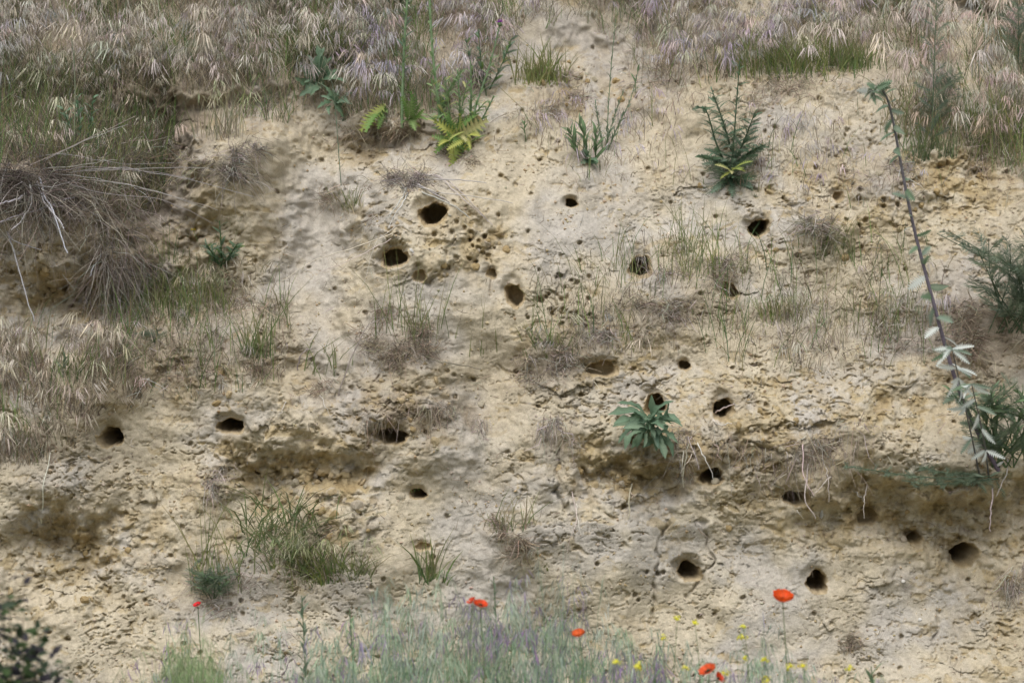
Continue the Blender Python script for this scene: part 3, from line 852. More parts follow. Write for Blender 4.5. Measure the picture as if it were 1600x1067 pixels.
YG = [(.25, .29, .09), (.19, .25, .08), (.30, .31, .13)]
SPARSE = [(.17, .22, .09), (.22, .25, .12), (.13, .19, .08)]
tuft('bright green grass tuft on the upper slope above the slender plant', 845, 128, 40, 170, (.07, .19), YG)
tuft('wide green turf on the upper right ledge', 1225, 108, 110, 620, (.06, .18), GREEN + YG, ry=22)
tuft('small dense green tuft at the right end of the upper ledge turf', 1330, 105, 45, 220, (.06, .16), GREEN)
tuft('grass tuft with dark blades behind the dry brome left of the thistles', 500, 110, 60, 330, (.10, .26), [(.07, .13, .04), (.10, .17, .06)], curve=(.3, 1.1))
tuft('thin upright green grass rising from the middle mound', 640, 530, 70, 46, (.12, .34), SPARSE, w=(.0018, .0032), curve=(.05, .3))
tuft('thin green grass tuft right of the middle mound', 765, 560, 32, 34, (.10, .26), SPARSE, w=(.0018, .0034), curve=(.1, .4))
tuft('sparse green blades left of the middle mound', 505, 585, 45, 26, (.08, .20), SPARSE, curve=(.2, .7))
tuft('green grass tuft at the edge of the left channel', 405, 560, 26, 70, (.08, .24), SPARSE, curve=(.05, .4))
tuft('thin tall grass in front of the round grass framed burrow', 975, 440, 75, 20, (.12, .30), SPARSE, w=(.0014, .0026), curve=(.1, .5))
tuft('thin tall grass above the small shaded hole', 1100, 430, 70, 80, (.12, .30), SPARSE + YG, w=(.0014, .0028), curve=(.1, .5))
tuft('faint tall grass in front of the rounded grey tussock', 1290, 410, 45, 110, (.08, .22), SPARSE + STRAW, w=(.0014, .0026), curve=(.1, .5))
tuft('sparse tall grass stalks on the right middle slope', 1320, 510, 120, 120, (.08, .22), SPARSE + STRAW, w=(.0014, .0028), curve=(.1, .4), ry=60)
tuft('straw coloured grass with pale heads left of the mugwort', 1400, 520, 60, 40, (.08, .18), STRAW + SPARSE, seed=10)
tuft('pale bleached grass on the right middle slope', 1215, 500, 40, 90, (.05, .12), STRAW + YG, seed=8)
tuft('large dark green spreading grass tussock on the lower left slope', 445, 850, 80, 210, (.09, .22), [(.11, .17, .08), (.15, .21, .10), (.19, .23, .13)], w=(.0025, .0055), curve=(.3, 1.1), ry=50, lean=(.3, .9))
tuft('green oat like tussock hanging below the dark spreading tussock', 490, 905, 60, 200, (.08, .18), GREEN + YG, w=(.0025, .005), curve=(.4, 1.2), seed=24, ry=20, seedcol=[(.33, .38, .20), (.40, .42, .26)])
tuft('tall reedy grass stalks beside the small red poppy', 338, 925, 40, 46, (.16, .40), SPARSE + YG, w=(.002, .0045), curve=(.05, .5))
tuft('small green grass tuft right of the lower left tussocks', 560, 905, 36, 80, (.06, .14), SPARSE + STRAW, curve=(.3, 1.))
tuft('single leafy grass clump on the bare lower middle slope', 675, 915, 22, 44, (.08, .22), GREEN, w=(.003, .006), curve=(.1, .6))
tuft('pale thin grass on the lower middle mound', 795, 830, 40, 46, (.06, .20), SPARSE + STRAW, curve=(.1, .8))
tuft('green blades on the left flank of the lower middle mound', 830, 895, 26, 14, (.05, .12), GREEN, w=(.004, .006), curve=(.2, 1.))
tuft('green grass below the left hanging straw sheaf', 260, 480, 90, 260, (.08, .22), SPARSE + [(.12, .18, .08)], curve=(.1, .6), ry=40)
tuft('green grass growing through the left hanging straw sheaf', 195, 440, 70, 170, (.10, .28), SPARSE, w=(.0016, .003), curve=(.1, .5), ry=50)
tuft('tan grass with pale heads beside the little thistle', 320, 480, 45, 120, (.06, .16), STRAW + YG, seed=14)
tuft('few green blades beside the small burrow in the chute', 650, 765, 18, 12, (.06, .12), GREEN, curve=(.2, .8))
tuft('olive grass on the slope between the mugwort tip and the feathery tall herb', 1425, 190, 50, 150, (.07, .2), SPARSE + OLIVE + STRAW, curve=(.1, .6), ry=40)
tuft('tall bluish grass tuft in the right hollow under the feathery tall plant', 1455, 250, 40, 130, (.08, .22), [(.10, .16, .09), (.14, .19, .10)], w=(.0016, .003), curve=(.05, .4))
tuft('tall olive grass on the far right under the brome', 1565, 230, 50, 190, (.12, .34), SPARSE + YG, w=(.0016, .003), curve=(.05, .4), ry=40)
tuft('small grass tuft above the wide torn hollow', 855, 560, 40, 60, (.06, .16), SPARSE, curve=(.2, .8))
tuft('fine green grass beside the bleached ledge grass', 120, 590, 60, 70, (.08, .18), SPARSE, curve=(.1, .5))
tuft('tan stalks on top of the rounded sandy hummock', 345, 215, 40, 70, (.08, .22), STRAW, seed=8, curve=(.05, .4))
tuft('short grass in the gully beside the wiry roots', 540, 330, 26, 70, (.05, .12), SPARSE + STRAW, curve=(.1, .5))
tuft('sparse tall grass in the bare right of the upper burrow', 1070, 400, 30, 24, (.10, .28), SPARSE, w=(.0014, .0026), curve=(.05, .4))

# ---- leaf meshes shared by the plants (run along +Y, length 1)
def leaf_mesh(kind, col, col2=None, seed=0):
    r = np.random.default_rng(seed)
    mb = MB()
    col = np.asarray(col, float); col2 = np.asarray(col2 if col2 is not None else col * .8, float)
    if kind == 'spiny':                       # pinnate, toothed thistle leaf
        k = 21
        t = np.linspace(0, 1, k)
        env = .19 * np.sin(np.pi * np.clip(t * .93 + .05, 0, 1)) ** .7
        z = np.where(np.arange(k) % 2 == 0, .20, 1.0) * env * r.uniform(.85, 1.15, k)
        ydrop = np.where(np.arange(k) % 2 == 0, -.02, .05)
        mid = np.stack([0 * t, t, .10 * np.sin(t * 2.4)], 1)
        L = mid + np.stack([-z, ydrop, .35 * z], 1); Rr = mid + np.stack([z, ydrop, .35 * z], 1)
        v = np.stack([L, mid, Rr], 1).reshape(-1, 3)
        f = []
        for i in range(k - 1):
            a = i * 3
            f += [(a, a + 1, a + 4, a + 3), (a + 1, a + 2, a + 5, a + 4)]
        cc = np.stack([np.tile(col, (k, 1)), np.tile(col * 1.25, (k, 1)), np.tile(col2, (k, 1))], 1).reshape(-1, 3)
        mb.add(v, f, cc)
    elif kind in ('lobed', 'broad', 'lance', 'oblong'):
        k = 13
        t = np.linspace(0, 1, k)
        if kind == 'lobed':
            env = .20 * np.sin(np.pi * np.clip(t, .04, 1) ** .8) + .03
            env *= np.where(np.arange(k) % 3 == 0, .55, 1.0)
            env[-1] = .01
        elif kind == 'oblong':                # stalked, wavy-lobed rosette leaf
            env = np.interp(t, [0, .22, .4, .62, .82, 1], [.022, .03, .11, .165, .13, .012]) * r.choice([.7, 1.0, 1.15], k)
        elif kind == 'broad':
            env = .26 * np.sin(np.pi * t ** .75) + .01
        else:
            env = .10 * np.sin(np.pi * t ** .7) + .006
        mid = np.stack([.05 * np.sin(t * 3 + seed), t, .12 * np.sin(t * 2.6) - .05 * t], 1)
        wv = .06 * np.sin(t * 13 + seed)
        L = mid + np.stack([-env, 0 * t, .25 * env + wv * env * 2], 1); Rr = mid + np.stack([env, 0 * t, .25 * env - wv * env * 2], 1)
        v = np.stack([L, mid, Rr], 1).reshape(-1, 3)
        f = []
        for i in range(k - 1):
            a = i * 3
            f += [(a, a + 1, a + 4, a + 3), (a + 1, a + 2, a + 5, a + 4)]
        cc = np.stack([np.tile(col, (k, 1)), np.tile(col * 1.3, (k, 1)), np.tile(col2, (k, 1))], 1).reshape(-1, 3)
        mb.add(v, f, cc)
    elif kind == 'feather':                   # finely cut, hair-like leaflets
        k = 15
        t = np.linspace(.08, .97, k)
        n = k * 2
        tt = np.repeat(t, 2)
        sd = np.tile([-1, 1], k)
        base = np.stack([0 * tt, tt, .1 * np.sin(tt * 2)], 1)
        ln = .30 * np.sin(np.pi * (tt * .85 + .12)) * r.uniform(.7, 1.2, n) + .03
        d = unit(np.stack([sd * .8, .6 + 0 * tt, r.normal(0, .35, n)], 1))
        tq = np.linspace(0, 1, 3)[None, :, None]
        P = base[:, None] + ln[:, None, None] * (d[:, None] * tq + np.array([0, .3, .05]) * tq ** 2)
        C = np.clip(col[None] * r.uniform(.8, 1.25, (n, 1)), 0, 1)
        mb.ribbons(P, np.tile([[.018, .02, .006]], (n, 1)), np.tile([[.0, .6, .8]], (n, 1)), C)
        # second-order threads
        P2 = P[:, 1:2] + (P[:, 2:3] - P[:, 0:1]) * tq * .5 + np.stack([0 * tt, .0 * tt, r.normal(0, 1, n)], 1)[:, None] * .08 * tq + np.array([0, .12, 0]) * tq
        mb.ribbons(P2, np.tile([[.015, .015, .004]], (n, 1)), np.tile([[.3, .6, .8]], (n, 1)), C)
        tr = np.linspace(0, 1, 5)
        mid = np.stack([0 * tr, tr, .1 * np.sin(tr * 2)], 1)[None]
        mb.ribbons(mid, np.array([[.03, .028, .024, .02, .01]]), np.array([[1., 0, .3]]), col2[None])
    me = mb.mesh('leaf')
    me.materials.append(M_GRN)
    return me

LV = {}
def leaves(key, kind, cols, n=3):
    LV[key] = [leaf_mesh(kind, cols[i % len(cols)][0], cols[i % len(cols)][1], i) for i in range(max(n, len(cols)))]
leaves('thistle_blue', 'spiny', [((.10, .165, .105), (.13, .20, .13)), ((.12, .19, .11), (.09, .15, .10)), ((.15, .21, .15), (.11, .17, .12))])
leaves('thistle_green', 'spiny', [((.21, .31, .14), (.26, .36, .18)), ((.16, .26, .11), (.21, .31, .14)), ((.26, .34, .19), (.20, .29, .14))])
leaves('thistle_yellow', 'spiny', [((.36, .38, .10), (.28, .33, .09)), ((.26, .32, .09), (.40, .40, .14)), ((.44, .42, .20), (.30, .33, .12))])
leaves('fresh', 'spiny', [((.14, .24, .07), (.20, .29, .09)), ((.11, .20, .06), (.15, .24, .08)), ((.18, .26, .10), (.12, .20, .06))])
leaves('rosette', 'lobed', [((.14, .22, .14), (.18, .27, .18)), ((.12, .20, .12), (.15, .23, .15)), ((.17, .25, .17), (.14, .21, .14))])
leaves('rosette_oblong', 'oblong', [((.15, .23, .15), (.20, .28, .19)), ((.12, .195, .125), (.17, .24, .16)), ((.18, .25, .17), (.13, .20, .14)), ((.14, .22, .16), (.19, .26, .19))], 6)
leaves('rosette_broad', 'broad', [((.15, .23, .15), (.19, .27, .18)), ((.13, .21, .13), (.16, .24, .16))])
leaves('lance', 'lance', [((.15, .23, .12), (.12, .20, .10)), ((.18, .25, .15), (.14, .21, .12))])
leaves('lance_grey', 'lance', [((.20, .25, .18), (.16, .22, .15)), ((.15, .21, .14), (.2, .25, .19))])
leaves('feather', 'feather', [((.19, .255, .185), (.18, .23, .16)), ((.23, .285, .20), (.2, .24, .16)), ((.15, .21, .155), (.15, .2, .14))])
leaves('feather_grey', 'feather', [((.15, .21, .14), (.16, .20, .14)), ((.12, .19, .12), (.14, .19, .12))])
leaves('mug_green', 'spiny', [((.13, .20, .12), (.20, .27, .19)), ((.17, .23, .17), (.25, .30, .25))])
leaves('mug_white', 'spiny', [((.56, .60, .57), (.64, .68, .65)), ((.48, .53, .50), (.58, .62, .59))])
leaves('bush', 'broad', [((.035, .055, .03), (.045, .07, .035)), ((.04, .035, .045), (.03, .035, .04)), ((.05, .085, .03), (.07, .11, .04))])

def pathpts(pts, out0, n=None):
    """stem through photo points; the first is rooted on the bank, the rest lean out by the offset"""
    p0 = surf1(*pts[0])
    P = [p0]
    for i, q in enumerate(pts[1:], 1):
        P.append(on_plane(q[0], q[1], min(p0[1] - out0 * i / (len(pts) - 1), surf1(*q)[1] - .014)))
    P = np.array(P)
    k = n or max(6, len(P) * 3)
    s = np.linspace(0, 1, len(P)); t = np.linspace(0, 1, k)
    R = np.stack([np.interp(t, s, P[:, i]) for i in range(3)], 1)
    for _ in range(2): R[1:-1] = (R[:-2] + R[1:-1] * 2 + R[2:]) / 4
    return R

def plant(name, label, cat, stems, leafspec, out=.08, stemcol=(.16, .22, .11), rad=(.004, .0018), group=None, base_leaves=None, flowers=None):
    """stems: list of photo polylines (rooted first). leafspec: (key, count per stem, length at base, length at tip, upward angle, start)"""
    P0 = surf1(*stems[0][0])
    root = thing(name, label, cat, tuple(P0), group)
    for si, s in enumerate(stems):
        R = pathpts(s, out)
        mb = MB(); mb.tube(R, np.linspace(rad[0], rad[1], len(R)), stemcol, 6)
        part('stem', mb, M_GRN, root)
        if leafspec:
            for spec in leafspec:
                key, n, l0, l1, upa, st = spec
                for i in range(n):
                    t = st + (1 - st) * (i + random.random() * .6) / n
                    t = min(t, .995)
                    x = t * (len(R) - 1); j = int(x); fr = x - j
                    p = R[j] * (1 - fr) + R[min(j + 1, len(R) - 1)] * fr
                    tang = unit(R[min(j + 1, len(R) - 1)] - R[max(j - 1, 0)])
                    a = i * 2.4 + random.uniform(-.5, .5) + si
                    side = np.array([math.cos(a), math.sin(a) * .8 - .15, 0])
                    d = unit(side * math.cos(upa) + tang * math.sin(upa) + np.array([0, 0, random.uniform(-.25, .15)]))
                    nr = unit(tang * math.cos(upa) - side * math.sin(upa) + RNG.normal(0, .2, 3))
                    L = (l0 + (l1 - l0) * t) * random.uniform(.75, 1.2)
                    put('leaf', random.choice(LV[key]), root, p, d, nr, L)
    if base_leaves:
        for (key, n, l0, l1, droop) in base_leaves:
            for i in range(n):
                a = i * 2.4 + random.uniform(-.4, .4)
                d = unit([math.cos(a), -.25 - .5 * abs(math.sin(a)), random.uniform(-droop, .5)])
                put('leaf', random.choice(LV[key]), root, P0 + np.array([random.gauss(0, .01), -.07 if 'yellow' in key else -.008, random.gauss(0, .01) + (.03 if 'yellow' in key else 0)]), d, unit([0, -.7, .8]) + RNG.normal(0, .25, 3), random.uniform(l0, l1))
    return root

# big blue-green thistle, upper right
plant('thistle', 'big bluish green thistle with yellow lower leaves right of centre on the upper bank', 'thistle',
      [[(1142, 280), (1146, 230), (1150, 170), (1156, 95)], [(1140, 270), (1118, 225), (1105, 170), (1092, 168)], [(1142, 268), (1165, 215), (1180, 175)],
       [(1140, 262), (1120, 250), (1098, 243)], [(1144, 240), (1130, 190), (1112, 140)], [(1144, 262), (1172, 236), (1196, 226)]],
      [('thistle_blue', 26, .085, .035, .35, .06), ('feather_grey', 10, .08, .035, .35, .1)], .12, (.12, .18, .11), (.005, .002),
      base_leaves=[('thistle_blue', 12, .07, .13, .9), ('feather_grey', 14, .09, .15, .9), ('thistle_yellow', 7, .06, .10, 1.0)])
# green thistle group, upper middle
plant('thistle', 'tall pale green spiny thistle standing left of its branching neighbour near the top', 'thistle',
      [[(690, 215), (684, 150), (676, 90), (671, 0), (669, -60)], [(686, 180), (702, 140), (720, 112)]],
      [('thistle_green', 44, .055, .028, .6, .05)], .06, (.28, .40, .22), (.006, .0045))
plant('thistle', 'second tall green thistle stem left of the pair with dark leafy top', 'thistle',
      [[(628, 200), (629, 130), (632, 60), (640, -50)]], [('thistle_green', 20, .03, .05, .55, .1), ('thistle_blue', 20, .03, .06, .55, .4)], .05, (.25, .36, .20), (.006, .0045))
th = plant('thistle', 'branching green thistle with one purple flower head near the top', 'thistle',
      [[(728, 225), (745, 160), (765, 105), (781, 40)], [(722, 215), (718, 160), (715, 110)], [(734, 205), (737, 150), (735, 95)], [(726, 220), (752, 190), (772, 150)]],
      [('thistle_green', 30, .055, .022, .55, .08)], .07, (.26, .37, .22), (.0045, .0026),
      base_leaves=[('thistle_yellow', 5, .07, .11, 1.1), ('fresh', 4, .06, .10, 1.0)])
def flower_head():
    p = on_plane(781, 36, surf1(728, 225)[1] - .07)
    mb = MB(); n = 60
    d = unit(np.stack([RNG.normal(0, 1, n), RNG.normal(0, 1, n), np.abs(RNG.normal(.7, .5, n)) + .1], 1))
    t = np.linspace(0, 1, 3)[None, :, None]
    P = p[None, None] + d[:, None] * t * .016
    a = U(0, np.pi, n)
    mb.ribbons(P, np.tile([[.002, .0025, .001]], (n, 1)), np.stack([np.cos(a), np.sin(a), 0 * a], 1), pal([(.30, .05, .42), (.38, .09, .48)], n))
    part('flower', mb, M_PET, th)
    mb = MB(); ang = np.linspace(0, 1, 5)
    mb.tube(np.stack([0 * ang + p[0], 0 * ang + p[1], p[2] - .016 + .018 * ang], 1), [.003, .0085, .0095, .008, .006], (.15, .22, .10), 8)
    part('flower_base', mb, M_GRN, th)
flower_head()
plant('thistle', 'pale yellow green bushy thistle shoots rising behind the yellow drooping leaves', 'thistle',
      [[(706, 214), (690, 170), (674, 128)], [(708, 212), (700, 160), (694, 120)], [(712, 212), (722, 165), (730, 130)], [(714, 214), (740, 180), (758, 160)], [(704, 214), (684, 190), (668, 180)]],
      [('thistle_green', 16, .06, .03, .5, .05), ('thistle_yellow', 6, .06, .035, .4, .05)], .08, (.27, .37, .2), (.004, .002))
def tipped(name, label, cat, base, tips, stem=None, wide=1.0):
    P0 = surf1(*base, .01)
    root = thing(name, label, cat, tuple(P0))
    mb = MB(); mb.tube([P0 + np.array([0, .03, -.02]), P0, P0 + np.array([0, -.02, .02])], [.004, .004, .002], (.2, .28, .12), 6)
    part('stem', mb, M_GRN, root)
    for (tx, ty, key) in tips:
        e = on_plane(tx, ty, P0[1] - random.uniform(.02, .09))
        st = P0 + np.array([random.gauss(0, .012), -.012, random.gauss(0, .012)])
        d = e - st; L = np.linalg.norm(d)
        put('leaf', random.choice(LV[key]), root, st, unit(d), unit([random.gauss(0, .5), -.9, .35 + random.gauss(0, .3)]), (L * wide, L, L * 1.5))
    return root
Y_, G_ = 'thistle_yellow', 'fresh'
tipped('thistle', 'leafy thistle rosette with drooping yellow leaves above the topmost burrow', 'thistle', (708, 218),
       [(680, 242, G_), (672, 214, G_), (700, 264, Y_), (712, 248, Y_), (738, 260, G_), (727, 236, G_), (690, 180, G_), (764, 186, Y_), (748, 182, G_), (702, 176, G_), (678, 190, Y_), (685, 232, Y_),
        (715, 180, Y_), (735, 195, G_), (720, 262, Y_), (695, 205, G_), (742, 246, Y_)], wide=1.2)
tipped('thistle', 'bright green thistle leaves on the turf edge left of the yellow rosette', 'thistle', (643, 190),
       [(625, 150, G_), (636, 142, G_), (650, 208, G_), (664, 170, G_), (645, 150, G_), (657, 200, Y_), (630, 196, G_), (655, 160, G_), (668, 192, G_)], wide=1.15)
tipped('thistle', 'bright green leaf pair with a pale yellow tip leaf at the gully edge', 'thistle', (598, 172),
       [(563, 208, Y_), (574, 212, G_), (602, 165, G_), (590, 204, G_), (580, 186, G_), (608, 178, G_)], wide=1.15)
tipped('leafy_shrub', 'dark green bushy weed inside the upper left dry grass', 'plant', (500, 130),
       [(x, y, 'rosette') for x, y in [(470, 100), (480, 85), (495, 70), (510, 75), (520, 90), (530, 110), (460, 120), (475, 130), (515, 120), (490, 100), (505, 100), (540, 130), (465, 150), (485, 150)]], wide=.8)
tipped('leafy_shrub', 'low dark green weed in the turf edge above the left gully', 'plant', (525, 165),
       [(x, y, 'rosette') for x, y in [(500, 150), (510, 135), (530, 140), (545, 150), (550, 165), (515, 180), (535, 185), (495, 170), (555, 145)]], wide=.8)
plant('thistle', 'feathery dark green bush with fine leaves below the purple flower', 'thistle',
      [[(760, 150), (752, 110), (748, 50)], [(765, 140), (785, 100), (800, 60)], [(758, 140), (735, 100), (728, 60)]],
      [('thistle_blue', 16, .07, .04, .5, .1), ('fresh', 5, .06, .04, .5, .1)], .06, (.14, .2, .1), (.003, .0015))
plant('thistle', 'little dark green thistle on the left slope beside a yellow flower', 'thistle',
      [[(347, 425), (346, 395), (343, 345)], [(347, 420), (332, 395), (322, 382)], [(348, 415), (362, 395), (370, 382)]],
      [('thistle_blue', 18, .07, .03, .6, .05), ('fresh', 3, .05, .03, .5, .05)], .08, (.10, .19, .08), (.004, .002))
# slender toadflax-like plants
plant('slender_herb', 'tall slender grey green herb with wispy stems on the upper middle slope', 'plant',
      [[(948, 235), (950, 170), (956, 90), (962, 30)], [(945, 235), (960, 180), (975, 140)], [(950, 235), (968, 190), (985, 160), (997, 110)], [(942, 235), (935, 190), (930, 160)]],
      [('lance_grey', 24, .045, .018, .9, .05)], .05, (.18, .26, .15), (.0025, .0012))
plant('leafy_herb', 'broad leafy green herb at the foot of the slender grey green one', 'plant',
      [[(918, 250), (914, 215), (905, 190)], [(930, 252), (932, 230), (930, 205)], [(905, 248), (898, 222), (890, 203)]],
      [('lance', 12, .09, .06, .9, .05)], .07, (.16, .24, .11), (.003, .0015), base_leaves=[('rosette', 8, .05, .08, .9)])
plant('slender_herb', 'thin pale stalked herb standing in the bare gully left of the burrows', 'plant',
      [[(533, 290), (527, 210), (522, 140), (515, 120)], [(526, 160), (535, 130), (545, 118)], [(527, 165), (512, 140), (500, 130)], [(529, 200), (540, 180), (548, 168)]],
      [('lance_grey', 18, .03, .018, .8, .1)], .05, (.22, .28, .20), (.002, .001))
plant('pale_stalk_weed', 'tall pale stalk with dark green leaves in the shaded upper left', 'plant',
      [[(116, 240), (118, 150), (116, 95), (112, 60)]], [('lance_grey', 8, .02, .02, .9, .6)], .10, (.36, .40, .28), (.003, .0015),
      base_leaves=[('lance', 4, .06, .1, .3)])
plant('dark_herb', 'dark green leafy herb behind the pale stalk in the upper left', 'plant',
      [[(128, 235), (124, 190), (120, 150)], [(135, 230), (142, 190), (146, 150)], [(122, 230), (108, 195), (98, 170)]],
      [('rosette', 9, .055, .04, .6, .1)], .06, (.10, .18, .08), (.003, .002))
plant('small_herb', 'small green sprig on the crumbly slope right of the leafy thistles', 'plant', [[(822, 222), (820, 205), (819, 190)]],
      [('lance', 9, .04, .03, .7, .1)], .03, (.16, .26, .1), (.002, .001))
plant('small_herb', 'small upright green leaf shoot above the bare spot near the top', 'plant', [[(992, 150), (993, 130), (997, 108)]],
      [('lance', 3, .06, .04, 1.1, .1)], .03, (.2, .3, .12), (.002, .001))
plant('leafy_shrub', 'dark green broad leaves at the top edge left of the thistle stems', 'plant', [[(612, 20), (605, -10), (600, -30)], [(620, 20), (630, -10), (640, -30)]],
      [('rosette_broad', 8, .09, .07, .4, .1)], .06, (.1, .18, .08), (.004, .002))

# broad leaved rosette
def rosette():
    P0 = surf1(1015, 668, .01)
    root = thing('leaf_rosette', 'grey green rosette of broad wavy leaves covering a burrow mouth', 'plant', tuple(P0))
    tips = [(950, 655), (955, 672), (968, 690), (985, 700), (1003, 692), (1030, 708), (1048, 712), (1052, 690), (1062, 672), (1050, 655), (1035, 645), (1030, 630),
            (1012, 622), (1000, 640), (985, 640), (970, 645), (1008, 660), (1025, 668), (990, 665), (1018, 690), (1040, 672), (975, 660), (1000, 705), (1045, 700), (1022, 650), (1005, 675), (1035, 690), (982, 680), (960, 662), (1056, 664), (1012, 640), (1028, 700), (1020, 660), (1008, 668), (1030, 675), (998, 672), (1016, 682), (1025, 655), (1003, 655), (1038, 664)]
    tips += [(1015 + random.gauss(0, 24), 668 + random.gauss(0, 20)) for _ in range(26)]
    for i, (tx, ty) in enumerate(tips):
        e = on_plane(1015 + (tx - 1015) * 1.08, 668 + (ty - 668) * 1.1, P0[1] - random.uniform(.02, .13))
        d = e - P0
        L = np.linalg.norm(d) * 1.05
        if L < .05: L = .06
        put('leaf', random.choice(LV['rosette_oblong']), root, P0 + np.array([random.gauss(0, .012), -.01 - .002 * i, random.gauss(0, .012)]), unit(d), unit([random.gauss(0, .5), -.8 + random.gauss(0, .3), .7]), (L * random.uniform(.55, .85), L * random.uniform(.75, 1.05), L * random.uniform(1, 2.4)))
    mb = MB(); mb.tube([P0 + np.array([0, .04, -.03]), P0, P0 + np.array([0, -.02, .01])], [.006, .006, .004], (.15, .2, .1), 6)
    part('stem', mb, M_GRN, root)
rosette()

# mugwort with purple stem on the right
def mugwort():
    P0 = surf1(1560, 735)
    root = thing('mugwort', 'tall leaning mugwort with purple stem and white backed leaves on the right', 'plant', tuple(P0))
    pts = [(1560, 735), (1535, 690), (1505, 630), (1482, 560), (1455, 460), (1428, 360), (1410, 270), (1396, 190), (1386, 150), (1374, 136), (1362, 148)]
    R = pathpts(pts, .55, 34)
    cols = np.array([np.array((.22, .18, .24)) * (1 - t) + np.array((.27, .30, .28)) * t for t in np.linspace(0, 1, 34) ** 2])
    mb = MB(); mb.tube(R, np.linspace(.0095, .0030, 34), cols, 8)
    part('stem', mb, M_GRN, root)
    for i in range(58):
        t = .08 + .92 * i / 58
        x = t * 33; j = min(int(x), 32); p = R[j] + (R[j + 1] - R[j]) * (x - j)
        a = i * 2.4
        d = unit([math.cos(a), math.sin(a) * .7 - .2, random.uniform(-.9, .5) if t < .8 else random.uniform(-.2, .8)])
        lo = t < .45
        key = 'mug_white' if random.random() < (.3 if lo else .08) else ('mug_green' if random.random() < .6 else 'lance_grey')
        if .5 < t < .85 and i % 4 == 1: continue
        put('leaf', random.choice(LV[key]), root, p, d, RNG.normal(0, .5, 3) + np.array([0, -.6, .6]), np.array([1.7, 1, 1]) * (random.uniform(.06, .09) if lo else random.uniform(.045, .08)))
    for k in range(16):
        p = R[33 - k // 3]
        put('leaf', random.choice(LV['lance_grey'] + LV['mug_green']), root, p, unit([random.uniform(-1, .6), -.3, random.uniform(-.9, .6)]), RNG.normal(0, .5, 3) + np.array([0, -.8, .4]), random.uniform(.03, .055))
    for k in range(7):                        # flower buds at the nodding tip
        t = 1 - k * .012
        x = t * 33; j = min(int(x), 32); p = R[j] + (R[j + 1] - R[j]) * (x - j)
        q = p + np.array([-.014 * (k % 4) + .01, -.01, .012 * (k % 3) - .012])
        mb = MB(); mb.tube([p, (p + q) / 2 + np.array([0, 0, .006]), q, q + np.array([-.006, 0, -.012])], [.0012, .003, .005, .002], (.30, .33, .25), 6)
        part('bud', mb, M_GRN, root)
mugwort()
def white_leaf_cluster():
    for (lab, pts, n) in [('low mugwort shoot with drooping silvery white leaves at the right ledge', [(1530, 740), (1518, 680), (1502, 610), (1488, 545)], 20),
                          ('second low mugwort shoot with silvery leaves beside the right green bush', [(1545, 745), (1540, 700), (1530, 650), (1518, 600)], 13)]:
        P0 = surf1(*pts[0])
        root = thing('mugwort', lab, 'plant', tuple(P0))
        R = pathpts(pts, .42, 14)
        mb = MB(); mb.tube(R, np.linspace(.004, .002, 14), (.2, .2, .2), 6); part('stem', mb, M_GRN, root)
        for i in range(n):
            p = R[random.choice((4, 7, 9, 10, 11, 13, 13))]
            a = i * 2.1
            put('leaf', random.choice(LV['mug_white'] if i % 4 else LV['mug_green']), root, p, unit([math.cos(a) * .8, -.3 + .3 * math.sin(a), -1.0 + 1.1 * random.random()]), RNG.normal(0, .4, 3) + np.array([0, -1, .2]), (.075, random.uniform(.06, .095), .08))
white_leaf_cluster()

# feathery bushes on the right
def fans(px, py, w, h, n):
    return [[(px + random.uniform(-.15, .15) * w, py), (px + random.uniform(-.3, .3) * w, py - h * .5), (px + random.uniform(-.5, .5) * w, py - h * random.uniform(.6, 1))] for _ in range(n)]
plant('feathery_bush', 'blue green feathery bush at the right edge behind the mugwort stem', 'bush', fans(1575, 520, 230, 165, 15),
      [('feather', 8, .14, .08, .7, .1)], .22, (.12, .17, .10), (.003, .0015))
plant('feathery_bush', 'green feathery bush on the right ledge among silvery mugwort leaves', 'bush', fans(1572, 730, 200, 150, 14),
      [('feather', 7, .11, .07, .7, .1), ('lance', 8, .09, .05, .8, .1)], .20, (.13, .2, .10), (.003, .0015))
plant('feathery_herb', 'tall feathery grey green herb rising from the upper right grass', 'plant', [[(1455, 235), (1458, 150), (1461, 60), (1464, -10)], [(1458, 200), (1475, 150), (1485, 120)]],
      [('feather', 30, .09, .05, .6, .05)], .08, (.14, .2, .12), (.003, .0015))
plant('feathery_herb', 'dark feathery herb in the top right corner', 'plant', [[(1590, 110), (1592, 60), (1590, 0)], [(1600, 115), (1610, 60), (1612, 10)]],
      [('feather', 22, .10, .06, .55, .05)], .08, (.1, .16, .1), (.003, .0015))
plant('trailing_herb', 'low trailing feathery herb lying along the right ledge above the burrows', 'plant',
      [[(1560, 742), (1500, 748), (1430, 745), (1370, 735), (1320, 728)], [(1560, 748), (1510, 752), (1460, 758), (1420, 752)], [(1540, 740), (1480, 740), (1440, 730)]],
      [('feather', 24, .075, .05, .6, .02), ('lance_grey', 16, .05, .03, .6, .05)], .16, (.14, .2, .13), (.0025, .0012))
plant('small_herb', 'dark green low herb beside the small red poppy', 'plant', fans(330, 935, 90, 50, 6),
      [('feather', 10, .07, .05, .5, .05), ('lance', 4, .05, .04, .6, .1)], .08, (.12, .18, .1), (.002, .001))
plant('small_herb', 'tiny blue green tuft on the ledge below the left straw sheaf', 'plant', fans(238, 535, 40, 22, 4),
      [('feather', 7, .05, .03, .5, .05)], .04, (.12, .18, .12), (.002, .001))
plant('small_herb', 'bluish grey herb on the left ledge in front of the bleached grass', 'plant', [[(98, 590), (99, 570), (102, 558)]],
      [('lance_grey', 10, .06, .05, .9, .05)], .03, (.2, .26, .2), (.002, .001))

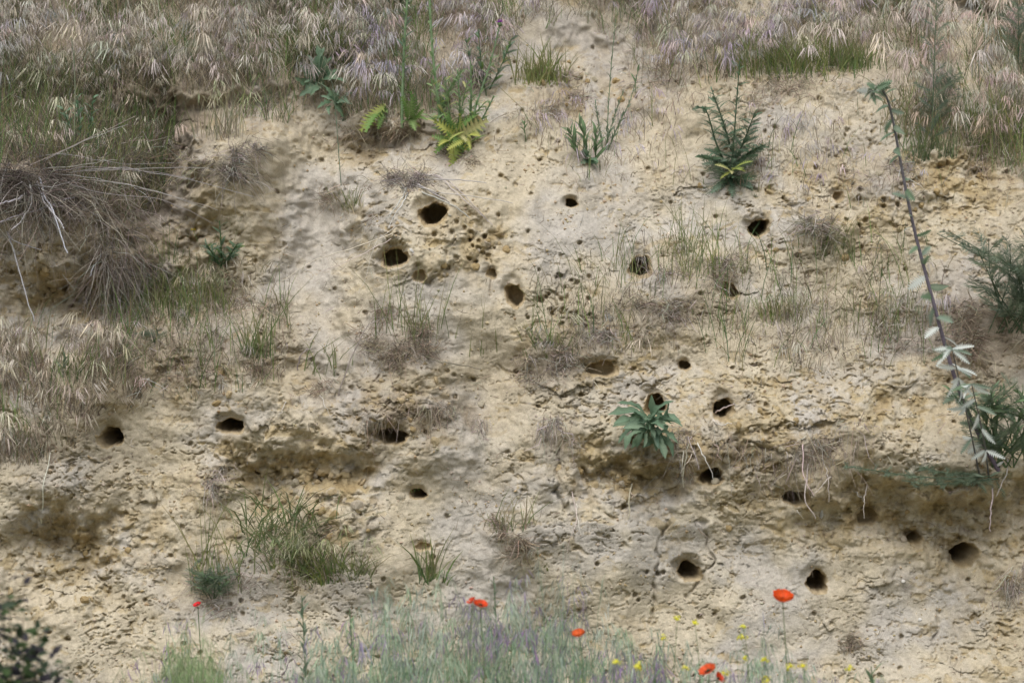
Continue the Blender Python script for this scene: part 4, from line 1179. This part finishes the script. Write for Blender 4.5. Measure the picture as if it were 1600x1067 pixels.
# ---- dead branches and long straws
def strands(name, label, lines, rad, col, out=.05, cat='dead stems', wig=.0):
    P0 = surf1(*lines[0][0])
    root = thing(name, label, cat, tuple(P0))
    for ln in lines:
        o = out * random.uniform(.7, 1.3)
        R = pathpts(ln, o, max(8, len(ln) * 4))
        R[0] = surf1(*ln[0], -.01)
        R[:, 1] -= .02 * np.sin(np.linspace(0, np.pi, len(R)))
        R[1:] += np.cumsum(RNG.normal(0, .0028, (len(R) - 1, 3)) * np.array([1, .5, 1]), 0)
        r = rad * random.uniform(.7, 1.2)
        mb = MB(); mb.tube(R, np.linspace(r, r * .5, len(R)), pal([col], 1, .12)[0], 6)
        part('stem', mb, M_WOOD, root)
    return root
strands('dead_branch', 'bleached grey curving branches in the big dead tussock at the left edge',
        [[(25, 250), (48, 285), (50, 310), (42, 335), (10, 345)], [(35, 260), (55, 300), (48, 330), (18, 360)], [(120, 305), (80, 322), (45, 335), (0, 348)], [(15, 255), (2, 275), (2, 320)],
         [(45, 300), (15, 320), (0, 330)], [(60, 275), (68, 300), (92, 345), (110, 390)], [(55, 280), (75, 320), (100, 352)], [(10, 360), (25, 400), (40, 455), (52, 500)], [(15, 365), (20, 378), (60, 388)],
         [(175, 378), (150, 415), (140, 430)]], .0042, (.42, .42, .45), .10, 'branch')
strands('long_straw', 'long thin grey stalks sticking out sideways from the left tussock across the recess',
        [[(40, 262), (110, 235), (215, 183)], [(60, 258), (140, 215), (200, 190)], [(40, 250), (110, 240), (180, 256), (270, 252)], [(70, 268), (130, 262), (230, 268), (300, 275)],
         [(70, 272), (150, 280), (230, 295), (320, 325)], [(80, 275), (160, 300), (250, 310), (330, 345)], [(60, 265), (140, 258), (180, 248)], [(90, 270), (200, 268), (300, 262), (350, 268)],
         [(110, 280), (200, 285), (280, 310), (345, 330)], [(100, 270), (180, 262), (260, 270), (400, 305)]], .0017, (.29, .27, .26), .20, 'dead stems')
strands('long_straw', 'long grey straws bending down right from the tussock above the topmost burrow',
        [[(640, 268), (690, 275), (720, 305), (775, 358)], [(640, 285), (680, 300), (710, 318)], [(645, 272), (700, 280), (740, 322), (765, 345)], [(636, 290), (625, 315), (604, 345), (600, 350)],
         [(640, 288), (670, 296), (700, 300), (800, 312)], [(650, 280), (700, 282), (760, 285)], [(648, 295), (690, 312), (735, 340)], [(638, 300), (630, 320), (612, 355)], [(642, 276), (660, 290), (700, 315)]],
        .0034, (.40, .38, .37), .08)
strands('long_straw', 'thin pale straws lying down left below the topmost burrow',
        [[(625, 360), (560, 385), (480, 415), (440, 440)], [(622, 366), (570, 395), (500, 425)], [(624, 350), (590, 375), (575, 420), (562, 460)]], .0018, (.50, .46, .40), .05)
strands('bent_stalk', 'bent bluish grey dead stalk leaning against the middle mound', [[(528, 620), (545, 570), (575, 510), (592, 500), (608, 498)]], .0036, (.30, .27, .24), .05)
strands('bent_stalk', 'thin dark dead twig pointing right from the middle mound', [[(660, 555), (700, 565), (748, 580)]], .0032, (.24, .21, .18), .05)
strands('bent_stalk', 'thin bleached stalk standing on the left slope under the dry ledge', [[(64, 818), (68, 770), (75, 710)]], .0032, (.60, .60, .52), .06)
strands('bent_stalk', 'small arched grey stalk in the smooth channel', [[(465, 580), (468, 555), (472, 545), (485, 540)]], .0032, (.40, .38, .36), .03)
strands('dangling_root', 'white root with side branches hanging in front of a lower right hollow', [[(1355, 755), (1348, 775), (1357, 790), (1355, 815)], [(1350, 782), (1340, 772), (1335, 765)]], .0035, (.52, .48, .44), .03, 'root')
strands('dangling_root', 'pale roots hanging at the right edge of the ledge', [[(1575, 715), (1572, 745), (1563, 775)], [(1552, 760), (1550, 800), (1548, 832)]], .0032, (.46, .42, .42), .03, 'root')
strands('dangling_root', 'pale forked roots hanging below the long root fringe', [[(1265, 720), (1258, 760), (1262, 790), (1275, 810)], [(1245, 800), (1250, 795), (1256, 806)], [(1290, 730), (1295, 750), (1296, 790)], [(1255, 690), (1250, 740), (1268, 770)], [(1300, 745), (1285, 748), (1270, 765)]], .0026, (.48, .44, .40), .04, 'root')
strands('dangling_root', 'thick pale root hanging from the crumbly hollow below the rosette', [[(988, 755), (982, 780), (984, 812)], [(985, 765), (990, 782)]], .0042, (.46, .40, .30), .02, 'root')
strands('dangling_root', 'thin white forked root on the bare slope under the rosette hollow', [[(893, 765), (904, 800), (898, 835), (895, 860)], [(900, 785), (910, 830)]], .0022, (.58, .54, .48), .02, 'root')
strands('dangling_root', 'thin roots hanging under the leafy rosette', [[(1078, 690), (1072, 720), (1070, 760)], [(1068, 700), (1066, 740)], [(1085, 700), (1070, 730), (1062, 745)], [(1090, 690), (1100, 720), (1110, 750)]], .0022, (.50, .46, .40), .03, 'root')
strands('dangling_root', 'pale root looped round the burrow right of the rosette', [[(1118, 645), (1128, 640), (1140, 636), (1150, 630)], [(1114, 655), (1125, 668), (1145, 660)]], .003, (.55, .50, .44), .03, 'root')
strands('dangling_root', 'two pale rootlets under the small arched stalk mound', [[(447, 625), (442, 640), (438, 650)], [(500, 615), (510, 635), (518, 650)]], .002, (.50, .46, .42), .02, 'root')
strands('dangling_root', 'pale fork of dead stem on the left slope above the burrows', [[(235, 590), (222, 610), (208, 640)], [(222, 612), (200, 622)]], .0026, (.46, .44, .42), .03, 'root')

# ---- small white bits: snail shells and feathers
def snail(label, px, py, r=.011):
    mb = MB()
    t = np.linspace(0, 1, 26)
    a = t * 2 * np.pi * 2.2
    p0 = surf1(px, py, r * .5)
    rr = r * (1 - t * .85)
    pts = np.stack([p0[0] + rr * np.cos(a) * .7, p0[1] - t * r * .7, p0[2] + rr * np.sin(a) * .7], 1)
    mb.tube(pts, r * .5 * (1 - t * .85), (.62, .60, .56), 7)
    solo('snail_shell', mb, M_WOOD, label, 'snail shell', tuple(p0))
snail('white snail shell caught in the left dead tussock', 149, 288)
snail('white speck of a snail shell on the slope at lower right', 1411, 908, .008)
snail('white snail shell on the right lower face under the ledge', 1437, 968, .008)
def feather(label, px, py, L, ang):
    p0 = surf1(px, py, .012)
    d = np.array([math.cos(ang), -.1, math.sin(ang)])
    mb = MB(); t = np.linspace(0, 1, 7)
    P = p0[None] + d[None] * (t * L)[:, None] + np.array([0, -.006, 0])[None] * np.sin(t * np.pi)[:, None]
    mb.ribbons(P[None], (L * .32 * np.sin(np.pi * t ** .7) + .001)[None], np.array([[-d[2], .2, d[0]]]), np.array([[.60, .60, .58]]))
    solo('feather', mb, M_PET, label, 'feather', tuple(p0))
feather('small grey white feather below the long root fringe on the right', 1283, 810, .038, 1.5)
feather('white feather hanging in the right green bush', 1556, 728, .035, .6)
feather('tiny white feather near the upper burrow pair', 640, 388, .03, -.8)
feather('tiny white feather below the small shallow hole', 630, 462, .018, 1.2)

# ---------------------------------------------------------------- foreground at the foot of the bank
def front(px, py, y):
    """where a plant seen at this photo point stands: the ground straight below it"""
    q = on_plane(px, py, y)
    return q, np.array([q[0], y, float(GZF(q[0], y))])

def fg_grass(name, label, polys, n, yr, pancols, stemcols, bl, blcols, s, nsp=12, spk=.026):
    """heads fall inside the photo polygon; every stalk stands on the ground under its head"""
    mb = MB()
    q = scatter(polys, n, .02, s, .022)
    ys = U(yr[0], yr[1], n)
    d = ray(q[:, 0], q[:, 1])
    top = CAM[None] + d * ((ys - CAM[1]) / d[:, 1])[:, None]
    lean = np.stack([RNG.normal(0, .22, n), RNG.normal(-.1, .2, n)], 1)
    gz = GZF(top[:, 0], ys)
    h = np.maximum(top[:, 2] - gz, .1) * 1.32
    base = np.stack([top[:, 0] - lean[:, 0] * h * .5, ys - lean[:, 1] * h * .5, gz], 1)
    cheat(mb, base, h, lean, pal(stemcols, n), pal(pancols, n, .12), nsp, spk, .016, .0022, .74)
    if bl:
        q = scatter(polys, bl, .02, s, .022)
        ys = U(yr[0], yr[1], bl)
        d = ray(q[:, 0], q[:, 1] + 15)
        top = CAM[None] + d * ((ys - CAM[1]) / d[:, 1])[:, None]
        gz = GZF(top[:, 0], ys)
        blades(mb, np.stack([top[:, 0], ys, gz], 1), np.maximum(top[:, 2] - gz, .1) * 1.1, np.stack([RNG.normal(0, .25, bl), RNG.normal(-.1, .2, bl)], 1), U(.05, .35, bl), U(.003, .006, bl), pal(blcols, bl, .18), 5)
    solo(name, mb, M_GRN, label, 'grass', (0, -1.5, -.4), kind='stuff')
FGP = [(.31, .40, .29), (.36, .45, .34), (.42, .48, .38), (.33, .27, .37), (.43, .49, .40), (.38, .45, .36), (.28, .37, .28), (.30, .40, .26), (.34, .43, .32), (.28, .20, .34)]
FGB = [(.17, .28, .16), (.23, .34, .20), (.20, .32, .24)]
fg_grass('green_brome', 'blurred green and purple brome grass along the bottom edge in the middle',
         [(420, 1110), (470, 1020), (520, 960), (580, 925), (650, 945), (720, 960), (800, 930), (870, 950), (920, 990), (1000, 985), (1060, 1010), (1110, 1110)], 360, (-2.2, -0.9), FGP, FGB, 360, FGB, 3, 14, .034)
fg_grass('green_brome', 'sparse pale brome stalks on the bottom left edge',
         [(120, 1110), (200, 1010), (330, 990), (420, 980), (480, 1010), (470, 1110)], 70, (-2.0, -1.0), FGP, FGB, 60, FGB, 4)
fg_grass('green_brome', 'light green seedy grass blurred at the lower left bottom edge',
         [(255, 1110), (260, 1010), (300, 985), (345, 1000), (350, 1110)], 110, (-2.0, -1.2), [(.30, .38, .20), (.26, .34, .18)], [(.2, .28, .12)], 120, [(.2, .28, .12)], 5)
fg_grass('green_brome', 'thin green and purple grass among yellow flowers at the bottom right',
         [(1060, 1110), (1100, 1030), (1180, 1000), (1260, 1010), (1300, 1060), (1420, 1060), (1440, 1110)], 120, (-2.2, -1.2), FGP, FGB, 170, FGB, 6)
fg_grass('green_brome', 'faint purple grass heads reaching up before the bare lower slope',
         [(560, 960), (600, 920), (700, 920), (860, 915), (940, 935), (1000, 990), (900, 1010), (600, 990)], 130, (-2.0, -1.0), [(.27, .22, .31), (.30, .34, .26), (.34, .36, .30)], FGB, 60, FGB, 7)

def poppy(label, px, py, y, r, tilt, col, side=False, n=4):
    if y < -1: y -= .55; r *= 1.08
    q, g = front(px, py, y)
    root = thing('poppy', label, 'poppy', tuple(g), 'poppies in front of the bank')
    k = 12; t = np.linspace(0, 1, k)
    bow = random.uniform(-.03, .03)
    R = np.stack([g[0] + (q[0] - g[0]) * t + bow * np.sin(t * np.pi), g[1] + 0 * t, g[2] + (q[2] - g[2]) * t], 1)
    mb = MB(); mb.tube(R, np.linspace(.0022, .0016, k), (.16, .22, .10), 6)
    part('stem', mb, M_GRN, root)
    ax = unit([math.sin(tilt), -.35, math.cos(tilt)])
    u = unit(np.cross(ax, [0, 1, .2])); v = np.cross(ax, u)
    for i in range(n):
        a0 = i * 2 * math.pi / n + random.random() * .4
        rr = r * (1.0 if i % 2 else .9)
        mb = MB(); na, nr = 9, 6
        aa = np.linspace(-.95, .95, na); rad = np.linspace(.06, 1, nr)
        A, Rr = np.meshgrid(aa, rad)
        ruff = 1 + .08 * np.sin(A * 7 + i) * Rr + .05 * np.sin(A * 13 + 2 * i) * Rr
        cup = (.75 if side else .5) * Rr ** 1.5 + .06 * np.sin(A * 9 + i * 2) * Rr ** 2
        lr = np.sin(Rr * 1.35) / np.sin(1.35) * np.cos(A * .55) ** .25 * ruff
        pts = q + rr * (lr[..., None] * (np.cos(A + a0)[..., None] * u + np.sin(A + a0)[..., None] * v) + (cup + .03 * (i % 2))[..., None] * ax)
        idx = np.arange(na * nr).reshape(nr, na)
        f = np.stack([idx[:-1, :-1], idx[:-1, 1:], idx[1:, 1:], idx[1:, :-1]], -1).reshape(-1, 4)
        cc = np.asarray(col)[None] * (1 + .16 * np.sin(A * 17 + 3 * Rr)[..., None].reshape(-1, 1)) * np.interp(Rr, [0, .22, .34, 1], [.10, .14, .85, 1.08]).reshape(-1, 1)
        mb.add(pts.reshape(-1, 3), f, np.clip(cc, 0, 1))
        part('petal', mb, M_PET, root)
    mb = MB(); t = np.linspace(0, 1, 5)
    mb.tube(q[None] + ax[None] * (t * r * .42)[:, None], r * np.array([.08, .17, .2, .19, .04]), (.06, .08, .04), 8)
    part('seed_capsule', mb, M_GRN, root)
    mb = MB(); n2 = 34
    a = U(0, 6.28, n2)
    d = unit(np.cos(a)[:, None] * u + np.sin(a)[:, None] * v + ax[None] * U(.5, 1.2, (n2, 1)))
    tt = np.linspace(0, 1, 3)[None, :, None]
    mb.ribbons(q[None, None] + d[:, None] * tt * r * .42, np.tile([[.001, .001, .0028]], (n2, 1)), np.tile(v[None], (n2, 1)), pal([(.02, .015, .025)], n2))
    part('stamens', mb, M_PET, root)
    return root
RED = (.72, .075, .015)
poppy('single orange red poppy standing tallest on a bare stem at the lower right', 1223, 940, -1.6, .036, .05, (.74, .09, .012), True)
poppy('lowest orange red poppy cut by the bottom edge among yellow flowers', 1108, 1050, -1.9, .030, -.5, (.76, .11, .03))
poppy('small drooping red poppy bent against the one at the bottom edge', 1121, 1060, -1.88, .020, .9, (.68, .06, .02), True, 3)
poppy('small orange poppy in the purple grass right of the double flower', 905, 994, -1.7, .022, -.25, (.72, .13, .03), True)
poppy('open red poppy on the right of the touching pair above the bottom grass', 750, 947, -1.7, .025, .2, RED)
poppy('half open red poppy on the left of the touching pair above the bottom grass', 738, 941, -1.72, .016, -.6, (.72, .09, .04), True, 3)
poppy('tiny crimson poppy alone beside the dark herb at lower left', 309, 946, -.6, .018, -.4, (.66, .03, .035))

def mustard(label, px, py, y, r=.013, group='yellow flowers before the bank', heads=1):
    q, g = front(px, py, y)
    root = thing('yellow_flower', label, 'flower', tuple(g), group)
    k = 10; t = np.linspace(0, 1, k)
    R = np.stack([g[0] + (q[0] - g[0]) * t + .02 * np.sin(t * 4 + px), g[1] + 0 * t, g[2] + (q[2] - g[2]) * t], 1)
    R[-1] = q
    mb = MB(); mb.tube(R, np.linspace(.0022, .0010, k), (.17, .24, .10), 5); part('stem', mb, M_GRN, root)
    mb = MB(); n = 20
    d = unit(RNG.normal(0, 1, (n, 3)) * np.array([1, 1, .6]) + np.array([0, -.2, .7]))
    ctr = q + d * r * U(.3, 1.05, (n, 1))
    a = RNG.normal(0, 1, (n, 3)); s1 = unit(np.cross(d, a)); s2 = np.cross(d, s1)
    sz = r * U(.2, .38, (n, 1))
    v = np.stack([ctr - s1 * sz, ctr - s2 * sz + d * sz * .3, ctr + s1 * sz, ctr + s2 * sz + d * sz * .3], 1).reshape(-1, 3)
    mb.add(v, np.arange(n * 4).reshape(-1, 4), np.repeat(pal([(.74, .70, .05), (.68, .66, .08), (.78, .74, .14)], n, .08), 4, 0))
    part('blossom', mb, M_PET, root)
    for i in range(5):
        j = 4 + i
        aa = i * 2.4
        put('leaf', random.choice(LV['lance']), root, R[min(j, 8)], unit([math.cos(aa), math.sin(aa), .8]), [0, -.3, 1], random.uniform(.02, .045))
YF = [('topmost of the yellow flowers, left of the tall poppy over bare earth', 1058, 967, -1.5, .011),
      ('second yellow flower from the top, right beside the topmost', 1086, 974, -1.5, .011),
      ('yellow flower left of the tall poppy stem, upper of a close pair', 1161, 980, -1.6, .011),
      ('yellow flower left of the tall poppy stem, lower of a close pair', 1160, 998, -1.6, .014),
      ('faint yellow flower below the topmost one, over the purple grass edge', 1036, 997, -1.6, .011),
      ('leftmost yellow flower at the bottom edge of the brome', 963, 1036, -1.9, .013),
      ('large yellow flower second from left at the bottom edge', 998, 1042, -1.9, .016),
      ('yellow flower just left of the lowest poppy', 1071, 1044, -1.9, .011),
      ('yellow flower directly right of the drooping poppy', 1133, 1053, -1.9, .012),
      ('yellow flower below the white bud right of the lowest poppies', 1194, 1032, -1.8, .012),
      ('yellow flower at the bottom edge below the tall poppy', 1198, 1063, -1.9, .013),
      ('yellow flower left of a close pair right of the tall poppy', 1234, 1045, -1.9, .014),
      ('yellow flower right of a close pair right of the tall poppy', 1254, 1041, -1.9, .012),
      ('rightmost yellow flower alone near the bottom edge', 1327, 1045, -1.8, .013),
      ('yellow flower lying at the bottom edge right of the drooping poppy', 1163, 1030, -1.8, .010)]
for lab, px, py, y, r in YF: mustard(lab, px, py, y - .55, r * 1.35)
def yellow_dot():
    p = surf1(303, 360, .03)
    mb = MB(); n = 14
    d = unit(RNG.normal(0, 1, (n, 3)) + np.array([0, -.5, .4]))
    v = np.stack([p + d * 0, p + d * .010 + np.cross(d, [1, 0, 0]) * .004, p + d * .012, p + d * .010 - np.cross(d, [1, 0, 0]) * .004], 1).reshape(-1, 3)
    mb.add(v, np.arange(n * 4).reshape(-1, 4), (.66, .55, .04))
    R = np.array([surf1(322, 400), p + np.array([.02, 0, -.05]), p])
    root = thing('yellow_flower', 'tiny yellow flower on the left slope beside the little thistle', 'flower', tuple(surf1(322, 400)))
    part('blossom', mb, M_PET, root)
    mb = MB(); mb.tube(R, .0012, (.17, .24, .10), 5); part('stem', mb, M_GRN, root)
yellow_dot()

def stalk_plant(label, px, top, y, key, n, l0, l1, col=(.18, .24, .14)):
    q, g = front(px, top, y)
    root = thing('leafy_stalk', label, 'plant', tuple(g))
    k = 12; t = np.linspace(0, 1, k)
    R = np.stack([g[0] + .02 * np.sin(t * 3), g[1] + 0 * t, g[2] + (q[2] - g[2]) * t], 1)
    mb = MB(); mb.tube(R, np.linspace(.004, .002, k), col, 6); part('stem', mb, M_GRN, root)
    for i in range(n):
        tt = .35 + .64 * i / n
        x = tt * 11; j = min(int(x), 10); p = R[j] + (R[j + 1] - R[j]) * (x - j)
        a = i * 2.4
        put('leaf', random.choice(LV[key]), root, p, unit([math.cos(a), math.sin(a), .9]), [0, 0, 1], l0 + (l1 - l0) * tt)
stalk_plant('grey green leafy stalk at the left end of the bottom brome', 470, 930, -1.3, 'lance_grey', 40, .09, .05)
stalk_plant('tall grey green leafy stalk right of the red poppy pair', 770, 900, -1.6, 'lance_grey', 34, .08, .03)
stalk_plant('small leafy stalk in the bottom brome below the lower left tussock', 545, 950, -1.4, 'lance', 26, .07, .04)
stalk_plant('low leafy weed at the bottom edge right of the yellow flowers', 1360, 1040, -1.7, 'lance', 22, .10, .07)
stalk_plant('leafy green shoot at the bottom edge left of the lowest poppy', 1020, 1030, -1.9, 'lance', 18, .08, .05)

# dark bush close to the camera, bottom left corner
def corner_bush():
    Y0 = -3.6
    g = np.array([on_plane(20, 1000, Y0)[0] - .05, Y0, 0.0]); g[2] = float(GZF(g[0], g[1]))
    root = thing('corner_bush', 'dark blurred leafy bush in the bottom left corner close to the viewer', 'bush', tuple(g))
    tips = [(12, 880), (35, 935), (60, 960), (80, 1010), (95, 1040), (30, 980), (5, 930), (55, 1010), (70, 1055), (20, 1040), (-20, 900), (-30, 980), (85, 1070), (45, 1060), (-60, 940)]
    for (px, py) in tips:
        py += 34
        e = on_plane(px, py, Y0 + random.uniform(-.2, .2))
        t = np.linspace(0, 1, 9)[:, None]
        R = g[None] * (1 - t) + e[None] * t + np.array([0.03, 0, .06])[None] * np.sin(t * np.pi)
        mb = MB(); mb.tube(R, np.linspace(.005, .0015, 9), (.08, .07, .05), 5); part('stem', mb, M_WOOD, root)
        for i in range(80 if py > 900 else 26):
            s = .45 + .55 * random.random()
            x = s * 8; j = min(int(x), 7); p = R[j] + (R[j + 1] - R[j]) * (x - j)
            a = random.uniform(0, 6.28)
            put('leaf', random.choice(LV['bush']), root, p + RNG.normal(0, .035, 3), unit([math.cos(a), math.sin(a), random.uniform(-.3, .8)]), RNG.normal(0, .4, 3) + np.array([0, -.4, 1]), random.uniform(.028, .05))
corner_bush()
